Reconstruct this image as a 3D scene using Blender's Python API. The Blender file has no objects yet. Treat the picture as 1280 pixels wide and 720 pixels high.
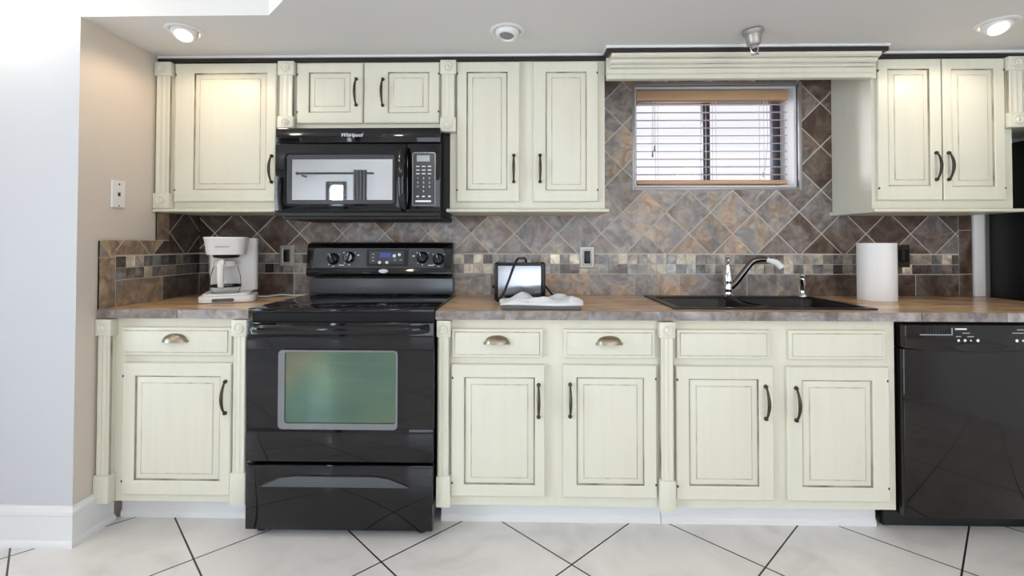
import bpy, bmesh, math, random
from mathutils import Vector, Matrix, noise
R = math.radians
rnd = random.Random(7)
scene = bpy.context.scene
COL = scene.collection

# ------------------------------------------------------------------ materials
def nodes(name):
    m = bpy.data.materials.new(name); m.use_nodes = True
    nt = m.node_tree
    return m, nt, nt.nodes['Principled BSDF']

def mat(name, col, rough=0.5, metal=0.0, spec=0.5, coat=0.0, emit=None, estr=0.0, bump=0.0, bscale=200.0):
    m, nt, b = nodes(name)
    b.inputs['Base Color'].default_value = (*col, 1)
    b.inputs['Roughness'].default_value = rough
    b.inputs['Metallic'].default_value = metal
    b.inputs['Specular IOR Level'].default_value = spec
    b.inputs['Coat Weight'].default_value = coat
    b.inputs['Coat Roughness'].default_value = 0.05
    if emit:
        b.inputs['Emission Color'].default_value = (*emit, 1)
        b.inputs['Emission Strength'].default_value = estr
    tc = nt.nodes.new('ShaderNodeTexCoord'); n = nt.nodes.new('ShaderNodeTexNoise')
    n.inputs['Scale'].default_value = bscale; n.inputs['Detail'].default_value = 3
    nt.links.new(tc.outputs['Object'], n.inputs['Vector'])
    if bump:
        bp = nt.nodes.new('ShaderNodeBump'); bp.inputs['Strength'].default_value = bump; bp.inputs['Distance'].default_value = 0.002
        nt.links.new(n.outputs['Fac'], bp.inputs['Height']); nt.links.new(bp.outputs['Normal'], b.inputs['Normal'])
    else:
        mr = nt.nodes.new('ShaderNodeMapRange')
        mr.inputs['To Min'].default_value = max(0.0, rough - 0.02); mr.inputs['To Max'].default_value = min(1.0, rough + 0.02)
        nt.links.new(n.outputs['Fac'], mr.inputs['Value']); nt.links.new(mr.outputs['Result'], b.inputs['Roughness'])
    return m

def ramp(nt, stops):
    r = nt.nodes.new('ShaderNodeValToRGB'); e = r.color_ramp.elements
    while len(e) > 1: e.remove(e[-1])
    e[0].position = stops[0][0]; e[0].color = (*stops[0][1], 1)
    for p, c in stops[1:]:
        k = e.new(p); k.color = (*c, 1)
    return r

def cream(name, a, b_, streak=(60, 60, 3)):
    m, nt, b = nodes(name); L = nt.links
    tc = nt.nodes.new('ShaderNodeTexCoord'); mp = nt.nodes.new('ShaderNodeMapping')
    mp.inputs['Scale'].default_value = streak
    n = nt.nodes.new('ShaderNodeTexNoise'); n.inputs['Scale'].default_value = 1.0; n.inputs['Detail'].default_value = 5
    L.new(tc.outputs['Object'], mp.inputs['Vector']); L.new(mp.outputs['Vector'], n.inputs['Vector'])
    r = ramp(nt, [(0.3, b_), (0.55, a)]); L.new(n.outputs['Fac'], r.inputs['Fac'])
    L.new(r.outputs['Color'], b.inputs['Base Color'])
    b.inputs['Roughness'].default_value = 0.38
    return m

def slate(name, palette, rough=0.35):
    """stone tile: a tone per tile (attribute 'tile') and veined clouds inside each tile"""
    m, nt, b = nodes(name); L = nt.links
    at = nt.nodes.new('ShaderNodeAttribute'); at.attribute_name = 'tile'
    tc = nt.nodes.new('ShaderNodeTexCoord')
    sc = nt.nodes.new('ShaderNodeVectorMath'); sc.operation = 'SCALE'; sc.inputs['Scale'].default_value = 37.0
    ad = nt.nodes.new('ShaderNodeVectorMath'); ad.operation = 'ADD'
    L.new(at.outputs['Color'], sc.inputs[0]); L.new(sc.outputs['Vector'], ad.inputs[0]); L.new(tc.outputs['Object'], ad.inputs[1])
    n = nt.nodes.new('ShaderNodeTexNoise'); n.inputs['Scale'].default_value = 6.5; n.inputs['Detail'].default_value = 7; n.inputs['Roughness'].default_value = 0.62; n.inputs['Distortion'].default_value = 0.8
    L.new(ad.outputs['Vector'], n.inputs['Vector'])
    sp = nt.nodes.new('ShaderNodeSeparateColor'); L.new(at.outputs['Color'], sp.inputs['Color'])
    # tone = tile tone + (noise-.5)*k
    m1 = nt.nodes.new('ShaderNodeMath'); m1.operation = 'MULTIPLY_ADD'; m1.inputs[1].default_value = 1.7; m1.inputs[2].default_value = -0.85
    L.new(n.outputs['Fac'], m1.inputs[0])
    m2 = nt.nodes.new('ShaderNodeMath'); m2.operation = 'ADD'; m2.use_clamp = True
    L.new(m1.outputs['Value'], m2.inputs[0]); L.new(sp.outputs['Red'], m2.inputs[1])
    r = ramp(nt, palette); L.new(m2.outputs['Value'], r.inputs['Fac'])
    n2 = nt.nodes.new('ShaderNodeTexNoise'); n2.inputs['Scale'].default_value = 15; n2.inputs['Detail'].default_value = 5; n2.inputs['Distortion'].default_value = 1.5
    L.new(ad.outputs['Vector'], n2.inputs['Vector'])
    mr = nt.nodes.new('ShaderNodeMapRange'); mr.inputs['From Min'].default_value = 0.35; mr.inputs['From Max'].default_value = 0.7
    mr.inputs['To Min'].default_value = 0.70; mr.inputs['To Max'].default_value = 1.45
    L.new(n2.outputs['Fac'], mr.inputs['Value'])
    vm = nt.nodes.new('ShaderNodeVectorMath'); vm.operation = 'SCALE'
    L.new(r.outputs['Color'], vm.inputs[0]); L.new(mr.outputs['Result'], vm.inputs['Scale'])
    # tile brightness in the green channel
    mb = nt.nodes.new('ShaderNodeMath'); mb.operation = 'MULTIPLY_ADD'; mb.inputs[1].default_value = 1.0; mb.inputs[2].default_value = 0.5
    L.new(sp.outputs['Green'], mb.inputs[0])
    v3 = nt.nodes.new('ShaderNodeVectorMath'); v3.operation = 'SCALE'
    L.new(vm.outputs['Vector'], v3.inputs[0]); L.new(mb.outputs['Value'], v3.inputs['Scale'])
    L.new(v3.outputs['Vector'], b.inputs['Base Color'])
    b.inputs['Roughness'].default_value = rough
    bp = nt.nodes.new('ShaderNodeBump'); bp.inputs['Strength'].default_value = 0.25; bp.inputs['Distance'].default_value = 0.003
    L.new(n2.outputs['Fac'], bp.inputs['Height']); L.new(bp.outputs['Normal'], b.inputs['Normal'])
    return m

def floor_mat():
    m, nt, b = nodes('floor_tile'); L = nt.links
    tc = nt.nodes.new('ShaderNodeTexCoord'); mp = nt.nodes.new('ShaderNodeMapping')
    P = 0.711
    # a lattice of tiles turned 45 degrees; a corner lies at (0.54, -0.80)
    mp.vector_type = 'TEXTURE'
    mp.inputs['Location'].default_value = (0.54, -0.80, 0); mp.inputs['Rotation'].default_value = (0, 0, R(45))
    s = P / math.sqrt(2); mp.inputs['Scale'].default_value = (s, s, 1)
    L.new(tc.outputs['Object'], mp.inputs['Vector'])
    sx = nt.nodes.new('ShaderNodeSeparateXYZ'); L.new(mp.outputs['Vector'], sx.inputs['Vector'])
    masks = []
    for ax in ('X', 'Y'):
        a = nt.nodes.new('ShaderNodeMath'); a.operation = 'ADD'; a.inputs[1].default_value = 0.5
        L.new(sx.outputs[ax], a.inputs[0])
        f = nt.nodes.new('ShaderNodeMath'); f.operation = 'FRACT'; L.new(a.outputs[0], f.inputs[0])
        d = nt.nodes.new('ShaderNodeMath'); d.operation = 'SUBTRACT'; d.inputs[1].default_value = 0.5; L.new(f.outputs[0], d.inputs[0])
        e = nt.nodes.new('ShaderNodeMath'); e.operation = 'ABSOLUTE'; L.new(d.outputs[0], e.inputs[0])
        masks.append(e)
    mn = nt.nodes.new('ShaderNodeMath'); mn.operation = 'MINIMUM'
    L.new(masks[0].outputs[0], mn.inputs[0]); L.new(masks[1].outputs[0], mn.inputs[1])
    g = nt.nodes.new('ShaderNodeMapRange'); g.inputs['From Min'].default_value = 0.0050; g.inputs['From Max'].default_value = 0.0075
    L.new(mn.outputs[0], g.inputs['Value'])
    n = nt.nodes.new('ShaderNodeTexNoise'); n.inputs['Scale'].default_value = 3.2; n.inputs['Detail'].default_value = 7; n.inputs['Distortion'].default_value = 1.4
    L.new(tc.outputs['Object'], n.inputs['Vector'])
    r = ramp(nt, [(0.3, (0.70, 0.675, 0.655)), (0.5, (0.81, 0.785, 0.765)), (0.7, (0.85, 0.83, 0.815))])
    L.new(n.outputs['Fac'], r.inputs['Fac'])
    mx = nt.nodes.new('ShaderNodeMix'); mx.data_type = 'RGBA'
    mx.inputs['A'].default_value = (0.035, 0.028, 0.024, 1)
    L.new(g.outputs['Result'], mx.inputs['Factor']); L.new(r.outputs['Color'], mx.inputs['B'])
    L.new(mx.outputs['Result'], b.inputs['Base Color'])
    b.inputs['Roughness'].default_value = 0.22
    bp = nt.nodes.new('ShaderNodeBump'); bp.inputs['Strength'].default_value = 0.6; bp.inputs['Distance'].default_value = 0.002
    L.new(g.outputs['Result'], bp.inputs['Height']); L.new(bp.outputs['Normal'], b.inputs['Normal'])
    return m

def stone_top():
    m, nt, b = nodes('counter_stone'); L = nt.links
    tc = nt.nodes.new('ShaderNodeTexCoord'); mp = nt.nodes.new('ShaderNodeMapping')
    mp.inputs['Rotation'].default_value = (0, 0, R(35)); mp.inputs['Scale'].default_value = (2.2, 9, 2)
    L.new(tc.outputs['Object'], mp.inputs['Vector'])
    n = nt.nodes.new('ShaderNodeTexNoise'); n.inputs['Scale'].default_value = 1.6; n.inputs['Detail'].default_value = 8; n.inputs['Roughness'].default_value = 0.6; n.inputs['Distortion'].default_value = 1.0
    L.new(mp.outputs['Vector'], n.inputs['Vector'])
    r = ramp(nt, [(0.26, (0.30, 0.155, 0.08)), (0.42, (0.54, 0.325, 0.175)), (0.56, (0.76, 0.51, 0.30)), (0.75, (0.80, 0.62, 0.42))])
    L.new(n.outputs['Fac'], r.inputs['Fac']); L.new(r.outputs['Color'], b.inputs['Base Color'])
    b.inputs['Roughness'].default_value = 0.24
    return m

def glass_mat(name, tint=(1, 1, 1), refl=0.08, ior=1.45):
    m = bpy.data.materials.new(name); m.use_nodes = True; nt = m.node_tree; nt.nodes.clear(); L = nt.links
    o = nt.nodes.new('ShaderNodeOutputMaterial'); t = nt.nodes.new('ShaderNodeBsdfTransparent'); t.inputs['Color'].default_value = (*tint, 1)
    g = nt.nodes.new('ShaderNodeBsdfGlossy'); g.inputs['Roughness'].default_value = 0.02
    fr = nt.nodes.new('ShaderNodeFresnel'); fr.inputs['IOR'].default_value = ior
    n = nt.nodes.new('ShaderNodeTexNoise'); n.inputs['Scale'].default_value = 4
    mr = nt.nodes.new('ShaderNodeMapRange'); mr.inputs['To Min'].default_value = refl * 0.9; mr.inputs['To Max'].default_value = refl * 1.1
    L.new(n.outputs['Fac'], mr.inputs['Value'])
    ad = nt.nodes.new('ShaderNodeMath'); ad.operation = 'ADD'; ad.use_clamp = True
    L.new(fr.outputs['Fac'], ad.inputs[0]); L.new(mr.outputs['Result'], ad.inputs[1])
    mx = nt.nodes.new('ShaderNodeMixShader')
    L.new(ad.outputs[0], mx.inputs['Fac']); L.new(t.outputs[0], mx.inputs[1]); L.new(g.outputs[0], mx.inputs[2]); L.new(mx.outputs[0], o.inputs['Surface'])
    return m

def coated_pane(name, stops, metal_mix=0.6, scale=2.0, rough=0.06, tr=(0.5, 0.55, 0.5)):
    """half-mirrored appliance glass: tinted reflective coating over a see-through pane"""
    m = bpy.data.materials.new(name); m.use_nodes = True; nt = m.node_tree; nt.nodes.clear(); L = nt.links
    o = nt.nodes.new('ShaderNodeOutputMaterial'); t = nt.nodes.new('ShaderNodeBsdfTransparent'); t.inputs['Color'].default_value = (*tr, 1)
    g = nt.nodes.new('ShaderNodeBsdfGlossy'); g.inputs['Roughness'].default_value = rough
    tc = nt.nodes.new('ShaderNodeTexCoord'); n = nt.nodes.new('ShaderNodeTexNoise'); n.inputs['Scale'].default_value = scale; n.inputs['Detail'].default_value = 1
    L.new(tc.outputs['Object'], n.inputs['Vector'])
    r = ramp(nt, stops); L.new(n.outputs['Fac'], r.inputs['Fac']); L.new(r.outputs['Color'], g.inputs['Color'])
    mx = nt.nodes.new('ShaderNodeMixShader'); mx.inputs['Fac'].default_value = metal_mix
    L.new(t.outputs[0], mx.inputs[1]); L.new(g.outputs[0], mx.inputs[2]); L.new(mx.outputs[0], o.inputs['Surface'])
    return m

M = {}
M['cream'] = cream('cream_paint', (0.755, 0.742, 0.625), (0.735, 0.718, 0.595), (40, 40, 3))
M['glaze'] = cream('brown_glaze', (0.46, 0.42, 0.32), (0.11, 0.09, 0.06), (9, 9, 5))
M['glaze_soft'] = cream('thin_glaze', (0.60, 0.58, 0.45), (0.36, 0.33, 0.24), (25, 25, 8))
M['bronze'] = mat('dark_bronze', (0.085, 0.066, 0.05), 0.38, 0.85)
M['brass'] = mat('antique_brass', (0.36, 0.31, 0.235), 0.36, 1.0)
M['black'] = mat('black_enamel', (0.0035, 0.0035, 0.0045), 0.05, 0, 0.5)
M['black_soft'] = mat('black_plastic', (0.007, 0.007, 0.008), 0.3, 0, 0.4)
M['black_matte'] = mat('black_matte', (0.012, 0.012, 0.012), 0.6)
M['black_glass'] = mat('black_glass', (0.006, 0.006, 0.008), 0.05, 0, 0.5)
M['panel_grey'] = mat('dark_grey_panel', (0.055, 0.058, 0.066), 0.22)
M['charcoal'] = mat('charcoal_trim', (0.10, 0.105, 0.115), 0.25, 0.3)
M['steel'] = mat('brushed_steel', (0.42, 0.40, 0.375), 0.42, 0.7)
M['chrome'] = mat('chrome', (0.78, 0.78, 0.8), 0.07, 1.0)
M['silver_frame'] = mat('silver_frame', (0.27, 0.28, 0.30), 0.25, 0.9)
M['white_print'] = mat('white_print', (0.88, 0.88, 0.9), 0.4)
M['grey_print'] = mat('grey_print', (0.33, 0.34, 0.37), 0.4)
M['white_plastic'] = mat('white_plastic', (0.82, 0.81, 0.79), 0.3)
M['white_trim'] = mat('white_trim', (0.82, 0.82, 0.83), 0.35)
M['wall'] = mat('wall_paint', (0.60, 0.615, 0.65), 0.7, bump=0.05, bscale=300)
M['wall_tan'] = mat('tan_wall', (0.70, 0.625, 0.55), 0.7, bump=0.05, bscale=300)
M['wall_white'] = mat('room_paint', (0.80, 0.80, 0.80), 0.7, bump=0.05, bscale=300)
M['ceiling'] = mat('ceiling_paint', (0.78, 0.77, 0.76), 0.8, bump=0.05, bscale=300)
M['grout'] = mat('grout', (0.60, 0.55, 0.49), 0.8, bump=0.2)
M['dark_strip'] = mat('dark_strip', (0.018, 0.014, 0.011), 0.5)
M['paper'] = mat('paper', (0.86, 0.85, 0.84), 0.9, bump=0.5, bscale=260)
M['cotton'] = mat('cotton', (0.82, 0.83, 0.87), 0.9, bump=0.3, bscale=500)
M['tray'] = mat('grey_tray', (0.10, 0.10, 0.105), 0.4)
M['sink'] = mat('sink_composite', (0.012, 0.011, 0.012), 0.35, 0, 0.3)
M['blind_wood'] = mat('blind_wood', (0.64, 0.40, 0.235), 0.45, bump=0.1, bscale=60)
M['blind_slat'] = mat('blind_slat', (0.50, 0.37, 0.32), 0.4)
M['grey_metal'] = mat('grey_metal', (0.36, 0.35, 0.36), 0.4, 0.6)
M['sash'] = mat('dark_sash', (0.05, 0.05, 0.085), 0.4)
M['cord'] = mat('pale_cord', (0.62, 0.58, 0.55), 0.8)
M['lit'] = mat('lit_bulb', (0.9, 0.9, 0.85), 0.4, emit=(1.0, 0.88, 0.68), estr=6)
M['lens_off'] = mat('unlit_lens', (0.25, 0.25, 0.26), 0.2)
M['lcd_blue'] = mat('blue_display', (0.02, 0.02, 0.06), 0.2, emit=(0.12, 0.18, 0.75), estr=0.35)
M['lcd_grey'] = mat('grey_display', (0.42, 0.45, 0.44), 0.3)
M['curtain'] = mat('grey_curtain', (0.20, 0.20, 0.21), 0.9, bump=0.3, bscale=300)
M['toaster_steel'] = mat('toaster_steel', (0.40, 0.415, 0.45), 0.16, 1.0)
M['fridge'] = mat('fridge_black', (0.004, 0.004, 0.004), 0.35, 0, 0.25, bump=0.15, bscale=350)
M['dishwasher'] = mat('dishwasher_black', (0.0075, 0.0055, 0.005), 0.06, 0, 0.5)
M['floor'] = floor_mat()
M['top'] = stone_top()
M['slate'] = slate('slate_tile', [(0.0, (0.087, 0.052, 0.035)), (0.22, (0.181, 0.119, 0.087)), (0.40, (0.239, 0.196, 0.174)), (0.55, (0.254, 0.239, 0.239)), (0.70, (0.362, 0.290, 0.225)), (0.85, (0.375, 0.250, 0.180)), (1.0, (0.522, 0.392, 0.239))])
M['mosaic'] = slate('mosaic_tile', [(0.0, (0.061, 0.046, 0.038)), (0.3, (0.176, 0.142, 0.121)), (0.5, (0.270, 0.270, 0.270)), (0.7, (0.405, 0.351, 0.277)), (1.0, (0.621, 0.553, 0.446))])
M['edge'] = slate('edge_tile', [(0.0, (0.120, 0.090, 0.072)), (0.35, (0.240, 0.204, 0.186)), (0.6, (0.324, 0.300, 0.300)), (1.0, (0.432, 0.360, 0.288))])
M['glass'] = glass_mat('clear_glass')
M['carafe_glass'] = glass_mat('carafe_glass', (0.97, 0.98, 0.98), 0.04, 1.05)
M['oven_pane'] = coated_pane('oven_pane', [(0.28, (0.16, 0.27, 0.25)), (0.45, (0.22, 0.34, 0.25)), (0.56, (0.34, 0.34, 0.24)), (0.70, (0.19, 0.32, 0.20))], 0.66, 2.6, 0.12)
M['micro_pane'] = coated_pane('microwave_pane', [(0.3, (0.90, 0.92, 0.96)), (0.7, (0.93, 0.95, 0.98))], 0.95, 2.0, 0.02, (0.25, 0.25, 0.27))
M['ring_print'] = mat('burner_print', (0.045, 0.045, 0.05), 0.15)
M['badge'] = mat('silver_badge', (0.75, 0.75, 0.77), 0.3, 0.3)
M['rack'] = mat('rack_wire', (0.8, 0.8, 0.8), 0.5)
M['globe'] = mat('lit_globe', (0.9, 0.9, 0.88), 0.4, emit=(1.0, 0.90, 0.76), estr=26)
M['shade'] = mat('frosted_shade', (0.9, 0.87, 0.8), 0.4, emit=(1.0, 0.90, 0.74), estr=2.5)

# ------------------------------------------------------------------ mesh builder
class MB:
    def __init__(s):
        s.bm = bmesh.new(); s.tile = None
    def _merge(s, tb, m):
        for f in tb.faces: f.material_index = m if m is not None else f.material_index
        me = bpy.data.meshes.new('tmp'); tb.to_mesh(me); tb.free(); s.bm.from_mesh(me); bpy.data.meshes.remove(me)
    def box(s, x0, x1, y0, y1, z0, z1, m=0, b=0.0, seg=2, T=None):
        x0, x1 = min(x0, x1), max(x0, x1); y0, y1 = min(y0, y1), max(y0, y1); z0, z1 = min(z0, z1), max(z0, z1)
        tb = bmesh.new(); bmesh.ops.create_cube(tb, size=1)
        for v in tb.verts:
            v.co = Vector(((x0 + x1) / 2 + v.co.x * (x1 - x0), (y0 + y1) / 2 + v.co.y * (y1 - y0), (z0 + z1) / 2 + v.co.z * (z1 - z0)))
        if b: bmesh.ops.bevel(tb, geom=tb.edges[:], offset=b, segments=seg, profile=0.5, affect='EDGES')
        if T is not None: bmesh.ops.transform(tb, matrix=T, verts=tb.verts[:])
        s._merge(tb, m); return s
    def lathe(s, prof, c=(0, 0, 0), axis='Z', seg=24, m=0, T=None, a0=0.0, a1=2 * math.pi):
        """prof: list of (radius, height)"""
        tb = bmesh.new(); full = abs(a1 - a0 - 2 * math.pi) < 1e-6
        n = seg if full else seg + 1; rows = []
        for r, h in prof:
            row = []
            if r < 1e-6: row = [tb.verts.new((0, 0, h))] * n
            else:
                for i in range(n):
                    a = a0 + (a1 - a0) * i / seg
                    row.append(tb.verts.new((r * math.cos(a), r * math.sin(a), h)))
            rows.append(row)
        for p, q in zip(rows[:-1], rows[1:]):
            for i in range(seg):
                j = (i + 1) % n
                f = []
                for v in (p[i], p[j], q[j], q[i]):
                    if v not in f: f.append(v)
                if len(f) > 2: tb.faces.new(f)
        bmesh.ops.recalc_face_normals(tb, faces=tb.faces[:])
        if axis == 'Y': bmesh.ops.rotate(tb, cent=(0, 0, 0), matrix=Matrix.Rotation(R(90), 3, 'X'), verts=tb.verts[:])   # height -> -Y
        if axis == 'X': bmesh.ops.rotate(tb, cent=(0, 0, 0), matrix=Matrix.Rotation(R(90), 3, 'Y'), verts=tb.verts[:])
        bmesh.ops.translate(tb, vec=c, verts=tb.verts[:])
        if T is not None: bmesh.ops.transform(tb, matrix=T, verts=tb.verts[:])
        s._merge(tb, m); return s
    def tube(s, pts, rad, m=0, seg=10, flat=(1, 1), T=None, caps=True):
        tb = bmesh.new(); pts = [Vector(p) for p in pts]
        if not hasattr(rad, '__len__'): rad = [rad] * len(pts)
        rows = []; up = None
        for i, p in enumerate(pts):
            t = (pts[min(i + 1, len(pts) - 1)] - pts[max(i - 1, 0)]).normalized()
            if up is None:
                up = Vector((0, 0, 1)) if abs(t.z) < 0.9 else Vector((1, 0, 0))
            sd = t.cross(up).normalized(); up = sd.cross(t).normalized()
            rows.append([tb.verts.new(p + rad[i] * (sd * math.cos(2 * math.pi * k / seg) * flat[0] + up * math.sin(2 * math.pi * k / seg) * flat[1])) for k in range(seg)])
        for p, q in zip(rows[:-1], rows[1:]):
            for k in range(seg): tb.faces.new((p[k], p[(k + 1) % seg], q[(k + 1) % seg], q[k]))
        if caps: tb.faces.new(rows[0][::-1]); tb.faces.new(rows[-1])
        bmesh.ops.recalc_face_normals(tb, faces=tb.faces[:])
        if T is not None: bmesh.ops.transform(tb, matrix=T, verts=tb.verts[:])
        s._merge(tb, m); return s
    def prism(s, poly, a, b, plane='YZ', m=0, bev=0.0, T=None):
        """extrude polygon; plane YZ -> along X, XZ -> along Y, XY -> along Z"""
        tb = bmesh.new()
        def P(u, v, w): return {'YZ': (w, u, v), 'XZ': (u, w, v), 'XY': (u, v, w)}[plane]
        A = [tb.verts.new(P(u, v, a)) for u, v in poly]; B = [tb.verts.new(P(u, v, b)) for u, v in poly]
        tb.faces.new(A); tb.faces.new(B[::-1])
        n = len(poly)
        for i in range(n): tb.faces.new((A[i], B[i], B[(i + 1) % n], A[(i + 1) % n]))
        bmesh.ops.recalc_face_normals(tb, faces=tb.faces[:])
        if bev: bmesh.ops.bevel(tb, geom=tb.edges[:], offset=bev, segments=2, profile=0.5, affect='EDGES')
        if T is not None: bmesh.ops.transform(tb, matrix=T, verts=tb.verts[:])
        s._merge(tb, m); return s
    def rings(s, x0, x1, z0, z1, rings, T=None):
        """front that looks to -Y, as nested rectangles: (inset, y, material of the band that ends there)"""
        tb = bmesh.new(); rows = []
        for r in rings:
            o, y = r[0], r[1]
            ox, oz = (o if isinstance(o, tuple) else (o, o))
            rows.append([tb.verts.new(c) for c in ((x0 + ox, y, z0 + oz), (x1 - ox, y, z0 + oz), (x1 - ox, y, z1 - oz), (x0 + ox, y, z1 - oz))])
        for i, (p, q) in enumerate(zip(rows[:-1], rows[1:])):
            for k in range(4):
                f = tb.faces.new((p[k], p[(k + 1) % 4], q[(k + 1) % 4], q[k])); f.material_index = rings[i + 1][2]
        f = tb.faces.new(rows[-1]); f.material_index = rings[-1][3] if len(rings[-1]) > 3 else 0
        tb.faces.new(rows[0][::-1])
        bmesh.ops.recalc_face_normals(tb, faces=tb.faces[:])
        if T is not None: bmesh.ops.transform(tb, matrix=T, verts=tb.verts[:])
        s._merge(tb, None); return s
    def text(s, body, x, z, y, size, m=0, align='CENTER', shear=0.0, ext=0.0006, sx=1.0):
        cu = bpy.data.curves.new('t', 'FONT'); cu.body = body; cu.size = size; cu.align_x = align; cu.extrude = ext; cu.shear = shear
        cu.resolution_u = 3
        ob = bpy.data.objects.new('t', cu); COL.objects.link(ob)
        dg = bpy.context.evaluated_depsgraph_get(); me = bpy.data.meshes.new_from_object(ob.evaluated_get(dg))
        tb = bmesh.new(); tb.from_mesh(me); bpy.data.meshes.remove(me); bpy.data.objects.remove(ob); bpy.data.curves.remove(cu)
        for v in tb.verts: v.co = Vector((x + v.co.x * sx, y - v.co.z, z + v.co.y))
        s._merge(tb, m); return s
    def grid(s, f, nu, nv, m=0, T=None):
        tb = bmesh.new(); V = [[tb.verts.new(f(i / nu, j / nv)) for j in range(nv + 1)] for i in range(nu + 1)]
        for i in range(nu):
            for j in range(nv): tb.faces.new((V[i][j], V[i + 1][j], V[i + 1][j + 1], V[i][j + 1]))
        if T is not None: bmesh.ops.transform(tb, matrix=T, verts=tb.verts[:])
        s._merge(tb, m); return s
    def build(s, name, mats, parent=None, smooth=True, ang=32, mods=None):
        if not isinstance(mats, (list, tuple)): mats = [mats]
        me = bpy.data.meshes.new(name); 
        r = parent
        while r is not None and r.parent is not None: r = r.parent
        if r is not None:
            bmesh.ops.translate(s.bm, vec=-Vector(r.location), verts=s.bm.verts[:])
        s.bm.to_mesh(me); s.bm.free()
        for k in mats: me.materials.append(M[k] if isinstance(k, str) else k)
        if smooth and len(me.polygons):
            me.polygons.foreach_set('use_smooth', [True] * len(me.polygons)); me.set_sharp_from_angle(angle=R(ang))
        o = bpy.data.objects.new(name, me); COL.objects.link(o)
        if parent is not None: o.parent = parent
        return o

def recenter(o, loc):
    """put a single-mesh thing's origin at its base"""
    o.data.transform(Matrix.Translation(-Vector(loc))); o.location = loc
def tag(o, label, cat, group=None):
    o['label'] = label; o['category'] = cat
    if group: o['group'] = group
    return o
def thing(name, label, cat, loc, group=None):
    o = bpy.data.objects.new(name, None); o.empty_display_size = 0.05; COL.objects.link(o); o.location = loc
    return tag(o, label, cat, group)
def struct(name, mb, mats, parent=None, **k):
    o = mb.build(name, mats, parent, **k)
    if parent is None: o['kind'] = 'structure'
    return o

# ------------------------------------------------------------------ measures (metres; x right, y towards the back wall, z up)
ZC = 2.1016          # low kitchen ceiling
ZR = 2.46            # raised ceiling of the room in front
YF = -5.2            # far wall behind the camera
XL, XR = -2.5, 5.3
YL = -0.725          # front face of the wall at the left
WX0, WX1, WZ0, WZ1 = 2.385, 3.258, 1.495, 2.045     # kitchen window opening

# ------------------------------------------------------------------ room shell
struct('floor', MB().box(XL - .2, XR + .2, YF - .2, .3, -.1, 0), 'floor', smooth=False)
b = MB()
b.box(-.1, WX0, 0, .28, 0, ZR); b.box(WX1, XR + .2, 0, .28, 0, ZR); b.box(WX0, WX1, 0, .28, 0, WZ0); b.box(WX0, WX1, 0, .28, WZ1, ZR)
struct('wall_back', b, 'wall_white', smooth=False)
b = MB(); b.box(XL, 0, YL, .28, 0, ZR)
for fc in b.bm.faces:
    if fc.calc_center_median().x > -.001: fc.material_index = 1      # the side towards the cabinets has a tan colour
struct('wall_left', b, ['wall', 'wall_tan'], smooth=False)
o3 = (-4.5, -2.2, .25, 2.15)
b = MB(); b.box(XL - .2, XL, YF, o3[0], 0, ZR); b.box(XL - .2, XL, o3[1], YL, 0, ZR); b.box(XL - .2, XL, o3[0], o3[1], 0, o3[2]); b.box(XL - .2, XL, o3[0], o3[1], o3[3], ZR)
struct('wall_side', b, 'wall_white', smooth=False)
b = MB()
for (y0, y1, z0, z1) in ((o3[0], o3[0] + .06, o3[2], o3[3]), (o3[1] - .06, o3[1], o3[2], o3[3]), (-3.38, -3.32, o3[2] + .06, o3[3] - .06), (o3[0] + .06, o3[1] - .06, o3[2], o3[2] + .06), (o3[0] + .06, o3[1] - .06, o3[3] - .06, o3[3])):
    b.box(XL - .12, XL + .012, y0, y1, z0, z1, b=.004)
w4 = struct('fill_window_side', b, 'white_trim')  # added window, out of view, put in to light the right cabinet's side
MB().box(XL - .07, XL - .064, o3[0] + .05, o3[1] - .05, o3[2] + .05, o3[3] - .05).build('glass_pane', 'glass', w4, smooth=False)
b = MB(); b.box(XR, XR + .2, YF, 0, 0, ZR); struct('wall_right', b, 'wall_white', smooth=False)
# wall behind the camera with two openings
o1 = (-1.10, -.80, .55, 2.10); o2 = (1.5, 4.5, .08, 2.05)
b = MB()
xs = [XL, o1[0], o1[1], o2[0], o2[1], XR]
b.box(xs[0], xs[1], YF - .2, YF, 0, ZR); b.box(xs[2], xs[3], YF - .2, YF, 0, ZR); b.box(xs[4], xs[5], YF - .2, YF, 0, ZR)
for o in (o1, o2):
    b.box(o[0], o[1], YF - .2, YF, 0, o[2]); b.box(o[0], o[1], YF - .2, YF, o[3], ZR)
struct('wall_front', b, 'wall_white', smooth=False)
# ceiling: low over the kitchen, raised in front of the wall at the left, with a 45 degree corner
b = MB()
b.prism([(0, 0), (XR, 0), (XR, YF), (2.2, YF), (2.2, -2.16), (.765, YL), (0, YL)], ZC, ZR, 'XY')
b.box(XL - .2, XR + .2, YF - .2, .28, ZR, ZR + .1)
struct('ceiling', b, 'ceiling', smooth=False)

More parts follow.
